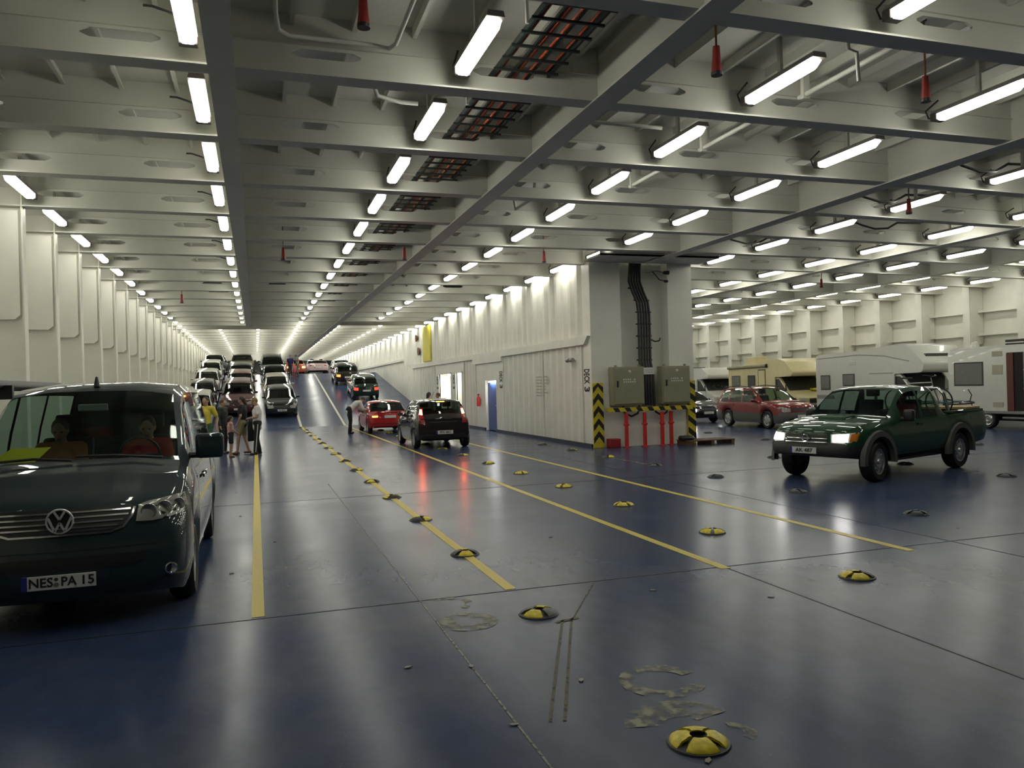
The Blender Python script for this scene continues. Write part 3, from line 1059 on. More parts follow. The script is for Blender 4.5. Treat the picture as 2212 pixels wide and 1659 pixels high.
    def interior(self):
        P = self.P
        s0 = P['ws'][0] if 'ws' in P else 1.0
        w = P['W'] / 2
        zb = interp(P['belt'], s0 + .6)
        zd = P.get('dash', zb - .03)
        zs = P.get('seat_z', zb - .42)
        bm = bmesh.new()
        box(bm, -w * .80, w * .80, self.y(s0 + .62), self.y(s0 + .02), zd - .25, zd)
        obj('dashboard', mesh_of(bm, 'dashboard', bevel=.05), BLACKP, self.t)
        bm = bmesh.new()
        box(bm, -w * .82, w * .82, self.y(P['L'] - .5), self.y(s0 + .2), .30, .34)
        obj('cabin_floor', bm, BLACKP, self.t)
        for x in (-w * .42, w * .42):
            self.seat(x, s0 + 1.25, zs)
        self.steering(-w * .42, s0 + .72, zd + .01)
        if P.get('rear_bench'):
            bm = bmesh.new()
            sb = P['rear_bench']
            box(bm, -w * .72, w * .72, self.y(sb + .1), self.y(sb - .35), zs - .10, zs + .06)
            prism(bm, [(self.y(sb), zs), (self.y(sb + .22), zs + .62), (self.y(sb + .32), zs + .62), (self.y(sb + .14), zs)], -w * .72, w * .72, 'X')
            obj('rear_bench', mesh_of(bm, 'rear_bench', bevel=.03), SEATM, self.t)
    def seat(self, x, s, z):
        o = bpy.data.objects.new('seat', None)
        bm = bmesh.new()
        prism(bm, [(.30, 0), (.30, .12), (-.14, .10), (-.30, .66), (-.40, .66), (-.26, -.02)], -.24, .24, 'X')
        c = obj('seat', mesh_of(bm, 'seat', bevel=.035), SEATM, self.t, (x, self.y(s), z))
        bm = bmesh.new(); box(bm, -.13, .13, -.44, -.34, .72, .90)
        obj('headrest', mesh_of(bm, 'headrest', bevel=.03), SEATM, c)
        bpy.data.objects.remove(o)
    def steering(self, x, s, z):
        bm = bmesh.new()
        pts = [(.18 * math.cos(a), .18 * math.sin(a) * .35, .18 * math.sin(a)) for a in [2 * math.pi * k / 20 for k in range(21)]]
        tube(bm, pts, .014, 6, False)
        tube(bm, [(-.17, 0, 0), (0, .02, 0), (.17, 0, 0)], .016, 6)
        obj('steering_wheel', mesh_of(bm, 'steering_wheel', 60), BLACKP, self.t, (x, self.y(s), z))
    # ---- patches laid onto the body: poly in (x,z) for front/rear, (s,z) for sides, (x,s) for top
    def patch(self, name, poly, view, m, off=.004, thick=.02, parent=None, maxlen=.07):
        bm = bmesh.new()
        vs = [bm.verts.new((a, b, 0)) for a, b in poly]
        bm.faces.new(vs)
        bmesh.ops.triangulate(bm, faces=bm.faces)
        for _ in range(5):
            long_ = [e for e in bm.edges if e.calc_length() > maxlen]
            if not long_: break
            bmesh.ops.subdivide_edges(bm, edges=long_, cuts=1)
            bmesh.ops.triangulate(bm, faces=bm.faces)
        L = self.P['L']
        def cast(a, b):
            if view == 'front': o, d = Vector((a, 9, b)), Vector((0, -1, 0))
            elif view == 'rear': o, d = Vector((a, -9, b)), Vector((0, 1, 0))
            elif view == 'left': o, d = Vector((-9, self.y(a), b)), Vector((1, 0, 0))
            elif view == 'right': o, d = Vector((9, self.y(a), b)), Vector((-1, 0, 0))
            else: o, d = Vector((a, self.y(b), 9)), Vector((0, 0, -1))
            hit = self.bvh.ray_cast(o, d)
            if hit[0] is None: return None
            return hit[0], d
        bad = []
        for v in bm.verts:
            h = cast(v.co.x, v.co.y)
            if h is None: bad.append(v); continue
            v.co = h[0] - h[1] * off
            dirn = h[1]
        if bad: bmesh.ops.delete(bm, geom=bad, context='VERTS')
        if not bm.faces:
            bm.free(); return None
        bmesh.ops.recalc_face_normals(bm, faces=bm.faces)
        dirn = {'front': Vector((0, -1, 0)), 'rear': Vector((0, 1, 0)), 'left': Vector((1, 0, 0)), 'right': Vector((-1, 0, 0)), 'top': Vector((0, 0, -1))}[view]
        if sum(f.normal.dot(dirn) for f in bm.faces) > 0: bmesh.ops.reverse_faces(bm, faces=bm.faces)
        be = [e for e in bm.edges if e.is_boundary]
        r = bmesh.ops.extrude_edge_only(bm, edges=be)
        for v in [g for g in r['geom'] if isinstance(g, bmesh.types.BMVert)]: v.co += dirn * thick
        me = bpy.data.meshes.new(name)
        bm.to_mesh(me); bm.free()
        for p in me.polygons: p.use_smooth = True
        me.set_sharp_from_angle(angle=math.radians(40))
        return obj(name, me, m, parent or self.t)
    def both(self, name, poly, view, m, **k):
        a = self.patch(name, poly, view, m, **k)
        b = self.patch(name, [(-x, z) for x, z in poly][::-1], view, m, **k)
        return a, b
    def sides(self, name, poly, m, **k):
        return self.patch(name, poly, 'left', m, **k), self.patch(name, poly, 'right', m, **k)
    def hit(self, view, a, b):
        if view == 'front': r = self.bvh.ray_cast(Vector((a, 9, b)), Vector((0, -1, 0)))
        elif view == 'rear': r = self.bvh.ray_cast(Vector((a, -9, b)), Vector((0, 1, 0)))
        return r[0]
    def plate(self, view, z, text, w=.52, h=.11, x=0.0, band=True):
        p = self.hit(view, x, z)
        yy = p.y + (.035 if view == 'front' else -.035)
        bm = bmesh.new(); box(bm, -w / 2, w / 2, -.006, .006, -h / 2, h / 2)
        o = obj('license_plate', mesh_of(bm, 'license_plate', bevel=.003), PLATE_W, self.t, (x, yy, z), (0, 0, math.pi if view == 'front' else 0))
        if band:
            bm = bmesh.new(); box(bm, -w / 2, -w / 2 + .042, -.0085, .0, -h / 2, h / 2)
            obj('blue_band', bm, PLATE_B, o)
        if text:
            me = text_mesh(text, h * .86, INK, 'lettering', .001)
            c = obj('lettering', me, None, o, (.022 if band else 0, -.0085, 0), (math.pi / 2, 0, 0))
            wx = max(v.co.x for v in me.vertices) - min(v.co.x for v in me.vertices)
            k = (w - (.07 if band else .03)) / wx
            c.scale = (min(k, 1.15), 1, 1)
        return o
    def mirrors(self, s, z, w=.20, h=.15, m=None, arm=.10):
        for sd in (1, -1):
            r = self.bvh.ray_cast(Vector((sd * 9, self.y(s), z - h * .3)), Vector((-sd, 0, 0)))
            x0 = r[0].x if r[0] else sd * self.P['W'] / 2
            bm = bmesh.new(); box(bm, -w / 2, w / 2, -.06, .05, -h / 2, h / 2)
            o = obj('mirror', mesh_of(bm, 'mirror', bevel=min(.04, h * .3), seg=3, smooth=50), m or self.P['paint'], self.t, (x0 + sd * (arm + w / 2), self.y(s), z))
            bm = bmesh.new(); box(bm, -w * .42, w * .42, -.064, -.058, -h * .38, h * .38); obj('mirror_glass', bm, CHROME, o)
            bm = bmesh.new(); tube(bm, [(-sd * (w / 2 + arm + .03), .0, -h * .35), (-sd * w * .3, 0, -h * .35)], .03, 8); obj('mirror_arm', bm, BLACKP, o)
    def roof_rails(self, s0, s1, m=DKMETAL):
        for sd in (1, -1):
            x = sd * (self.P['W'] / 2 - .22)
            z0 = interp(self.P['top'], s0); z1 = interp(self.P['top'], s1); zm = interp(self.P['top'], (s0 + s1) / 2)
            bm = bmesh.new(); tube(bm, [(x, self.y(s0), z0 - .06), (x, self.y(s0 + .12), z0 + .03), (x, self.y((s0 + s1) / 2), zm + .045), (x, self.y(s1 - .12), z1 + .03), (x, self.y(s1), z1 - .06)], .018, 8)
            obj('roof_rail', mesh_of(bm, 'roof_rail', 60), m, self.t)
    def handles(self, ss, z, m=None):
        for s in ss:
            self.sides('door_handle', [(s, z - .015), (s + .17, z - .015), (s + .17, z + .02), (s, z + .02)], m or self.P['paint'], off=.028, thick=.02)
    def seams(self, ss, z0, z1):
        for s in ss:
            self.sides('door_seam', [(s - .005, z0), (s + .005, z0), (s + .005, z1), (s - .005, z1)], BLACKP, off=.0012, thick=.004, maxlen=.25)

def P_car(**k):
    d = dict(L=4.2, W=1.72, R=.30, tw=.19, axles=(.82, 3.34), tum=.26, top=None, belt=None, glass=GL_DARK, mats={}, paint=None)
    d.update(k)
    return d
# ================================================================== THE DARK VAN
VAN_C = (-1.50, 6.98 + 4.89 / 2)
pv = paint('dark_teal', (.018, .033, .038), .30)
van = Car('van', 'dark teal passenger van with round chrome emblem parked by the left lane line', 'van', (VAN_C[0], VAN_C[1], 0), math.pi, P_car(
    L=4.89, W=1.904, R=.335, tw=.215, axles=(.91, 3.91), tum=.17, rr=.12, arch=.06, n=44,
    top=[(0, .985), (.04, 1.03), (.15, 1.09), (.45, 1.20), (.78, 1.285), (.84, 1.31), (1.55, 1.875), (1.70, 1.955), (1.95, 2.00), (2.6, 2.025), (4.5, 2.015), (4.76, 1.96), (4.89, 1.85)],
    belt=[(0, .84), (.3, .97), (.8, 1.12), (1.2, 1.15), (4.89, 1.15)],
    bot=[(0, .25), (.25, .20), (4.6, .22), (4.89, .30)],
    plan=[(0, .84), (.05, .91), (.15, .958), (.4, .99), (.8, 1), (4.4, 1), (4.75, .985), (4.85, .96), (4.89, .94)],
    front=[(.2, .09), (.34, .02), (.5, 0), (.72, .015), (.82, .05), (1.0, .13), (1.15, .2)], flen=.75, fcurve=.14,
    ws=(.84, 1.62), side=[(1.30, 2.02), (2.12, 3.15), (3.25, 4.55)], paint=pv, glass=GL_CLEAR, seat_z=.78, rear_bench=2.9, dash=1.265,
    inset=.02, mats={}))
HZ = [(.54, .838), (.555, .965), (.62, .985), (.885, 1.015), (.925, .865), (.66, .832)]
for sd in (1, -1):
    pl = [(sd * a, b) for a, b in HZ]
    if sd < 0: pl = pl[::-1]
    h = van.patch('headlight', pl, 'front', REFL, off=.004, thick=.03)
    for cx, cz, r in ((.635, .912, .062), (.75, .925, .060), (.85, .935, .05)):
        p = van.hit('front', sd * cx, cz)
        bm = bmesh.new(); lathe(bm, [(r, .018), (r * .92, .022), (r * .8, .004), (r * .3, -.004), (0, -.004)], 20, 'Y', (sd * cx, p.y + .004, cz))
        obj('lamp_bowl', mesh_of(bm, 'lamp_bowl', 40), mat('lamp_bowl', (.75, .75, .73), .25, .5), h)
    van.patch('lens', pl, 'front', LENS, off=.032, thick=.03, parent=h)
GR = [(-.49, .975), (.49, .975), (.525, .955), (.505, .90), (.45, .825), (.36, .795), (-.36, .795), (-.45, .825), (-.505, .90), (-.525, .955)]
gr = van.patch('grille', GR, 'front', BLACKP, off=.005, thick=.02)
for z, w in ((.945, .50), (.905, .485), (.865, .45), (.828, .415)):
    van.patch('grille_slat', [(-w, z - .007), (w, z - .007), (w, z + .006), (-w, z + .006)], 'front', CHROME, off=.014, thick=.015, parent=gr)
van.patch('grille_trim', [(-.52, .955), (-.50, .89), (-.445, .815), (-.355, .785), (.355, .785), (.445, .815), (.50, .89), (.52, .955), (.54, .955), (.518, .885), (.458, .803), (.36, .770), (-.36, .770), (-.458, .803), (-.518, .885), (-.54, .955)], 'front', CHROME, off=.012, thick=.02, parent=gr)
p = van.hit('front', 0, .885)
em = thing('emblem', None, None); em.parent = van.t; em.location = (0, p.y + .03, .885)
bm = bmesh.new(); lathe(bm, [(.085, 0), (.088, .012), (.098, .012), (.102, 0), (.098, -.01)], 36, 'Y'); obj('emblem_ring', mesh_of(bm, 'emblem_ring', 40), mat('emblem_silver', (.72, .72, .70), .35, .5), em)
bm = bmesh.new(); lathe(bm, [(0, -.004), (.09, -.006)], 30, 'Y'); obj('emblem_disc', bm, BLACKP, em)
EMB = mat('emblem_silver', (.72, .72, .70), .35, .5)
def stroke(bm, a, b, w=.0085):
    a, b = Vector((a[0], 0, a[1])), Vector((b[0], 0, b[1]))
    d = (b - a).normalized(); q = Vector((d.z, 0, -d.x)) * w
    A = [bm.verts.new(v + Vector((0, .012, 0))) for v in (a - q, b - q, b + q, a + q)]
    B = [bm.verts.new(v) for v in (a - q, b - q, b + q, a + q)]
    bm.faces.new(A); bm.faces.new(B[::-1])
    for i in range(4): bm.faces.new((A[i], B[i], B[(i + 1) % 4], A[(i + 1) % 4]))
bm = bmesh.new(); stroke(bm, (-.037, .078), (0, .014)); stroke(bm, (.037, .078), (0, .014)); obj('emblem_letter', bm, EMB, em)
bm = bmesh.new()
for a, b in (((-.082, .030), (-.036, -.078)), ((-.036, -.078), (0, -.012)), ((0, -.012), (.036, -.078)), ((.036, -.078), (.082, .030))): stroke(bm, a, b)
obj('emblem_letter', bm, EMB, em)
van.patch('lower_intake', [(-.62, .60), (.62, .60), (.60, .53), (.50, .49), (-.50, .49), (-.60, .53)], 'front', BLACKP, off=.004)
van.patch('bumper_line', [(-.72, .655), (.72, .655), (.72, .648), (-.72, .648)], 'front', BLACKP, off=.003, thick=.005)
van.patch('plate_panel', [(-.36, .495), (.36, .495), (.33, .345), (-.33, .345)], 'front', pv, off=.012)
np_ = van.plate('front', .425, None)
for txt, x, sc in (('NES', -.125, 1), ('PA', .068, 1), ('15', .20, 1)):
    me = text_mesh(txt, .095, INK, 'lettering', .001)
    c = obj('lettering', me, None, np_, (x, -.0085, 0), (math.pi / 2, 0, 0))
    wx = max(v.co.x for v in me.vertices) - min(v.co.x for v in me.vertices)
    c.scale = ({'NES': .165, 'PA': .108, '15': .082}[txt] / wx, 1.05, 1)
for z, r, m in ((.022, .014, mat('seal_green', (.02, .07, .04), .5)), (-.020, .019, mat('seal_grey', (.22, .2, .19), .5))):
    bm = bmesh.new(); lathe(bm, [(0, -.0085), (r, -.0085), (r, 0)], 16, 'Y', (-.018, 0, z)); obj('seal', bm, m, np_)
for sd in (1, -1):
    p = van.hit('front', sd * .80, .43)
    bm = bmesh.new(); lathe(bm, [(.048, -.01), (.050, .012), (.040, .014), (.034, 0), (0, -.004)], 18, 'Y', (sd * .80, p.y + .004, .43)); obj('fog_lamp', mesh_of(bm, 'fog_lamp', 40), CHROME, van.t)
    van.patch('bumper_lip', [(sd * .30, .30), (sd * .62, .325), (sd * .84, .40), (sd * .84, .39), (sd * .62, .312), (sd * .30, .287)], 'front', DKMETAL, off=.006)
van.mirrors(1.22, 1.36, .26, .24, pv, .05)
van.handles((1.95, 2.3), 1.0)
van.seams((1.28, 2.08, 3.2), .35, 1.12)
van.seams((2.06,), 1.15, 1.72)
bm = bmesh.new(); tube(bm, [(-.68, 1.665, 1.30), (-.30, 1.635, 1.335), (.02, 1.64, 1.34)], .012, 6); obj('wiper', bm, BLACKP, van.t)
bm = bmesh.new(); tube(bm, [(.05, 1.665, 1.31), (.35, 1.645, 1.335), (.66, 1.66, 1.32)], .012, 6); obj('wiper', bm, BLACKP, van.t)
bm = bmesh.new(); box(bm, -.13, .13, -.02, .02, -.035, .035); rm = obj('rear_view_mirror', mesh_of(bm, 'rear_view_mirror', bevel=.012), mat('mirror_grey', (.32, .34, .32), .4), van.t, (.0, .93, 1.76))
bm = bmesh.new(); lathe(bm, [(0, .10), (.012, .09), (.03, .0), (0, 0)], 10, 'Z'); obj('roof_antenna', mesh_of(bm, 'roof_antenna', 40), BLACKP, van.t, (0, .72, 1.965))
bm = bmesh.new(); tube(bm, [(.0, .78, 0), (.0, -2.2, 0)], .055, 14); obj('rolled_awning', mesh_of(bm, 'rolled_awning', 40), BLACKP, van.t, (.93, 0, 2.0))
bm = bmesh.new(); box(bm, .80, .95, .4, .46, 1.86, 2.0); obj('awning_bracket', bm, DKMETAL, van.t)
bm = bmesh.new(); quad(bm, (.74, 1.47, 1.285), (.38, 1.47, 1.285), (.30, 1.24, 1.40), (.62, 1.24, 1.40))
tag(obj('paper_sheet', bm, mat('yellow_paper', (.85, .72, .03), .6)), 'yellow sheet of paper lying on the van dashboard', 'paper')
YP = bpy.data.objects['paper_sheet']; YP.location = (VAN_C[0], VAN_C[1], .012); YP.rotation_euler = (0, 0, math.pi)
van.sides('rear_lamp', [(4.80, 1.0), (4.88, 1.0), (4.88, 1.45), (4.80, 1.45)], LAMPR, off=.006)

# ================================================================== THE GREEN PICKUP
pg = paint('forest_green', (.010, .050, .022), .30)
DGP = mat('bumper_plastic', (.030, .030, .028), .55, var=.1)
def pickup_flag(s, jh, sd, z):
    if s < .62 and z < .68: return ('bumper', 0)
    return None
PKC, PKA = (11.62, 12.42), math.radians(197.5 - 90)
pk = Car('pickup_truck', 'dark green pickup truck with headlights on and bicycles in its bed', 'pickup', (PKC[0], PKC[1], 0), PKA, P_car(
    L=5.0, W=1.80, R=.355, tw=.235, axles=(.88, 3.83), arch=.09, tum=.24, rr=.10, n=44, steer=math.radians(6),
    top=[(0, .90), (.05, .955), (.3, 1.02), (.8, 1.075), (1.25, 1.13), (1.30, 1.15), (1.92, 1.585), (2.05, 1.64), (2.4, 1.675), (2.95, 1.665), (3.12, 1.62), (3.34, 1.13), (3.40, 1.115), (5.0, 1.13)],
    belt=[(0, .82), (.6, .95), (1.2, 1.035), (3.3, 1.065), (5.0, 1.09)],
    bot=[(0, .47), (.44, .47), (1.4, .42), (4.5, .46), (5.0, .50)],
    plan=[(0, .80), (.06, .89), (.18, .95), (.45, .99), (.9, 1), (4.7, 1), (4.95, .985), (5.0, .975)],
    front=[(.4, .06), (.55, 0), (.68, .02), (.72, .05), (.95, .10)], fcurve=.15, rcurve=.01,
    ws=(1.31, 1.96), rw=(3.12, 3.34), side=[(1.72, 2.42), (2.50, 3.02)], open=(3.45, 4.93), paint=pg, glass=GL_CLEAR,
    mats={'bumper': DGP}, flag=pickup_flag, wheel='disc', inset=.0, seat_z=.72, ub=(.44, .74)))
for sd in (1, -1):
    pl = [(sd * a, b) for a, b in ((.47, .715), (.45, .86), (.82, .89), (.83, .74), (.70, .70))]
    if sd < 0: pl = pl[::-1]
    h = pk.patch('headlight', pl, 'front', REFL, off=.004)
    il = [(sd * a, b) for a, b in ((.50, .735), (.49, .845), (.73, .865), (.74, .735))]
    if sd < 0: il = il[::-1]
    pk.patch('lamp_glow', il, 'front', HEAD_ON, off=.012, parent=h)
    so = [(sd * a, b) for a, b in ((.76, .735), (.76, .865), (.83, .875), (.835, .75))]
    if sd < 0: so = so[::-1]
    pk.patch('indicator', so, 'front', LAMPO, off=.012, parent=h)
    for sw in (.88, 3.83):
        bm = bmesh.new()
        x0, x1 = sd * .86, sd * .945
        ya = pk.y(sw)
        n = 18
        for k in range(n):
            a, b = math.pi * k / n - .08 + .0, math.pi * (k + 1) / n - .08
            if k == n - 1: b = math.pi + .08
            for (xa, ra), (xb, rb) in (((x1, .44), (x1 - sd * .008, .535)), ((x1 - sd * .008, .535), (x0, .56)), ((x0, .43), (x1, .44))):
                pts = [(xx, ya + r * math.cos(t), .355 + r * math.sin(t)) for xx, r, t in ((xa, ra, a), (xb, rb, a), (xb, rb, b), (xa, ra, b))]
                quad(bm, *pts)
        bmesh.ops.remove_doubles(bm, verts=bm.verts, dist=.001)
        obj('fender_flare', mesh_of(bm, 'fender_flare', 50), mat('flare_grey', (.085, .085, .078), .55), pk.t)
    bm = bmesh.new(); box(bm, sd * .70 - .12, sd * .70 + .12, pk.y(4.36), pk.y(4.34), .22, .52); obj('mud_flap', bm, BLACK, pk.t)
gr = pk.patch('grille', [(-.40, .72), (.40, .72), (.41, .84), (-.41, .84)], 'front', BLACKP, off=.006)
pk.patch('grille_bar', [(-.42, .705), (.42, .705), (.42, .728), (-.42, .728)], 'front', CHROME, off=.02, parent=gr)
pk.patch('grille_bar', [(-.40, .778), (.40, .778), (.40, .79), (-.40, .79)], 'front', CHROME, off=.014, parent=gr)
p = pk.hit('front', 0, .785)
bm = bmesh.new(); lathe(bm, [(.045, 0), (.062, .012), (.072, 0)], 22, 'Y', (0, p.y + .03, .785)); box(bm, -.10, .10, p.y + .028, p.y + .044, .772, .798); em = obj('emblem', mesh_of(bm, 'emblem', 40), CHROME, pk.t)
pk.plate('front', .575, 'AK 487')
pk.patch('lower_grille', [(-.55, .44), (.55, .44), (.58, .51), (-.58, .51)], 'front', BLACKP, off=.004)
bm = bmesh.new(); prism(bm, [(1.66, 1.07), (1.62, 1.125), (1.32, 1.15), (1.28, 1.10)], -.28, .28, 'X'); obj('hood_scoop', mesh_of(bm, 'hood_scoop', bevel=.02), pg, pk.t)
pk.mirrors(1.72, 1.13, .19, .21, BLACKP, .05)
pk.handles((2.20,), .95, BLACKP)
pk.seams((1.58, 2.46, 3.38), .46, 1.05)
y0, y1 = pk.y(4.92), pk.y(3.46)
bm = bmesh.new()
w = .76
for a in ((-w, -w + .02, y0, y1, .60, 1.11), (w - .02, w, y0, y1, .60, 1.11), (-w, w, y1 - .02, y1, .60, 1.12), (-w, w, y0, y0 + .02, .60, 1.12)): box(bm, *a)
box(bm, -w, w, y0, y1, .58, .61)
obj('bed_liner', bm, BLACKP, pk.t)
for sd in (1, -1):
    bm = bmesh.new(); box(bm, sd * .80 - .06, sd * .80 + .06, y0, y1, 1.08, 1.135); obj('bed_rail', mesh_of(bm, 'bed_rail', bevel=.02), pg, pk.t)
    pk.patch('tail_lamp', [(sd * .74, .75), (sd * .86, .75), (sd * .86, 1.05), (sd * .74, 1.05)][::sd], 'rear', LAMPR, off=.004)
bm = bmesh.new(); box(bm, -.72, .72, pk.y(5.12), pk.y(4.98), .46, .58); obj('rear_bumper', mesh_of(bm, 'rear_bumper', bevel=.02), DKMETAL, pk.t)
bm = bmesh.new(); tube(bm, [(0, pk.y(4.95), .42), (0, pk.y(5.25), .40), (0, pk.y(5.27), .48)], .03, 8); obj('tow_hitch', bm, DKMETAL, pk.t)
def chain(pts, r, name, m, parent, n=8):
    bm = bmesh.new(); tube(bm, pts, r, n); return obj(name, mesh_of(bm, name, 60), m, parent)
# roll bar behind the cab
chain([(-.74, pk.y(3.70), 1.10), (-.70, pk.y(3.62), 1.45), (-.60, pk.y(3.60), 1.58), (.60, pk.y(3.60), 1.58), (.70, pk.y(3.62), 1.45), (.74, pk.y(3.70), 1.10)], .032, 'roll_bar', CHROME, pk.t)
# cargo
def rel(t, x, y, z):
    return Matrix.Translation(t.location) @ t.rotation_euler.to_matrix().to_4x4() @ Vector((x, y, z))
bm = bmesh.new(); box(bm, -.84, .84, -.30, .30, 0, .05)
o = tag(obj('tan_board', mesh_of(bm, 'tan_board', bevel=.01), mat('board_tan', (.50, .36, .17), .7), None, rel(pk.t, 0, pk.y(4.52), 1.137), (0, 0, PKA)), 'flat tan board lying across the pickup bed rails', 'board')
bm = bmesh.new(); box(bm, -.70, .70, -.22, .22, 0, .42)
tag(obj('cargo_crate', mesh_of(bm, 'cargo_crate', bevel=.01), mat('crate_dark', (.05, .045, .04), .7), None, rel(pk.t, 0, pk.y(3.88), .612), (0, 0, PKA)), 'dark crate in the pickup bed under the standing bicycle', 'crate')

# --- bicycles
def bicycle(loc, rot, label, frame_m, R=.33):
    t = thing('bicycle', label, 'bicycle', loc); t.rotation_euler = rot
    bm = bmesh.new()
    lathe(bm, [(R - .02, -.012), (R, -.018), (R + .012, 0), (R, .018), (R - .02, .012), (R - .02, -.012)], 28, 'X'); tire = mesh_of(bm, 'wheel', 50)
    bm = bmesh.new()
    for k in range(14):
        a = 2 * math.pi * k / 14
        tube(bm, [(.02 if k % 2 else -.02, 0, 0), (0, (R - .02) * math.cos(a), (R - .02) * math.sin(a))], .0025, 4, False)
    tube(bm, [(-.04, 0, 0), (.04, 0, 0)], .02, 8); sp = mesh_of(bm, 'spokes')
    for y in (-.52, .52):
        o = obj('wheel', tire, BLACK, t, (0, y, R)); obj('spokes', sp, GREYM, o)
    bb, st, hd = (0, -.08, .30), (0, -.22, .78), (0, .36, .80)
    for a, b, r in ((bb, st, .017), (st, hd, .016), (bb, (0, .38, .72), .018), ((0, -.52, R), bb, .012), ((0, -.52, R), (0, -.2, .72), .010)): chain([a, b], r, 'frame_tube', frame_m, t)
    chain([(0, .34, .92), (0, .40, .66), (0, .52, R)], .015, 'fork', CHROME, t)
    chain([(-.29, .30, .98), (-.15, .40, .96), (0, .36, .94), (.15, .40, .96), (.29, .30, .98)], .013, 'handlebar', BLACKP, t)
    chain([(0, -.22, .76), (0, -.25, .90)], .012, 'seat_post', GREYM, t)
    bm = bmesh.new(); prism(bm, [(-.08, -.14), (.08, -.14), (.02, .14), (-.02, .14)], .90, .94, 'Z'); bmesh.ops.translate(bm, verts=bm.verts, vec=(0, -.26, 0)); obj('saddle', mesh_of(bm, 'saddle', bevel=.012), BLACKP, t)
    bm = bmesh.new(); lathe(bm, [(.07, -.004), (.09, -.004), (.09, .004), (.07, .004), (.07, -.004)], 18, 'X', (.05, -.08, .30)); obj('chainring', bm, GREYM, t)
    chain([(0, -.08, .30), (.08, -.08, .30), (.08, -.02, .16)], .01, 'crank', GREYM, t)
    return t
b1 = bicycle(rel(pk.t, -.05, pk.y(3.88), 1.035), (0, 0, PKA + math.radians(90)), 'bicycle standing crosswise on the crate behind the pickup cab', mat('bike_silver', (.5, .5, .5), .3, .6))
b1.scale = (.82, .82, .82)
b2 = bicycle(rel(pk.t, .10, pk.y(4.80), 1.215), (math.radians(0), math.radians(-86), PKA + math.radians(78)), 'bicycle lying flat on the board over the pickup bed', mat('bike_green', (.05, .2, .15), .3, .3))
b2.scale = (.82, .82, .82)

# ================================================================== ORDINARY CARS
def hatch_P(L=4.0, W=1.68, H=1.46, nose=.70, hood=.95, R=.295, fo=.80, ro=.68, wsx=1.0, wsl=.78, tail='hatch', **k):
    z = H
    if tail == 'hatch':
        top = [(0, nose), (.05, nose + .06), (.35, nose + .14), (wsx - .04, hood), (wsx, hood + .02), (wsx + wsl - .05, z - .09), (wsx + wsl + .12, z - .03), (wsx + wsl + .55, z), (L - .72, z - .03), (L - .50, z - .09), (L - .14, hood + .06), (L - .06, hood - .0), (L, hood - .06)]
        rw = (L - .50, L - .16)
        side = [(wsx + .48, wsx + 1.30), (wsx + 1.38, L - .80)]
    elif tail == 'wagon':
        top = [(0, nose), (.05, nose + .06), (.35, nose + .13), (wsx - .04, hood), (wsx, hood + .02), (wsx + wsl - .05, z - .08), (wsx + wsl + .12, z - .03), (wsx + wsl + .6, z), (L - .5, z - .04), (L - .30, z - .10), (L - .09, hood + .08), (L - .03, hood), (L, hood - .08)]
        rw = (L - .30, L - .10)
        side = [(wsx + .48, wsx + 1.30), (wsx + 1.38, wsx + 2.15), (wsx + 2.23, L - .52)]
    elif tail == 'coupe':
        top = [(0, nose), (.05, nose + .05), (.35, nose + .12), (wsx - .04, hood), (wsx, hood + .02), (wsx + wsl - .05, z - .07), (wsx + wsl + .12, z - .02), (wsx + wsl + .45, z), (L - 1.15, z - .06), (L - .42, hood + .04), (L - .33, hood + .015), (L - .05, hood + .0), (L, hood - .05)]
        rw = (L - 1.05, L - .45)
        side = [(wsx + .45, wsx + 1.40)]
    else:
        top = [(0, nose), (.05, nose + .06), (.35, nose + .13), (wsx - .04, hood), (wsx, hood + .02), (wsx + wsl - .05, z - .08), (wsx + wsl + .12, z - .02), (wsx + wsl + .5, z), (L - 1.35, z - .06), (L - .75, hood + .10), (L - .62, hood + .05), (L - .06, hood + .02), (L, hood - .05)]
        rw = (L - 1.28, L - .78)
        side = [(wsx + .48, wsx + 1.25), (wsx + 1.33, L - 1.35)]
    belt = [(0, nose - .07), (.4, nose + .03), (wsx, hood - .06), (L - .6, hood - .02), (L, hood - .12)]
    d = P_car(L=L, W=W, R=R, axles=(fo, L - ro), top=top, belt=belt, ws=(wsx + .02, wsx + wsl), rw=rw, side=side,
              front=[(.2, .07), (.32, .02), (.48, 0), (.58, .02), (nose, .10), (nose + .2, .16)],
              rear=[(.2, .06), (.4, 0), (.65, .01), (.85, .04), (1.2, .06)], rear_bench=L - ro - .55)
    d.update(k)
    return d
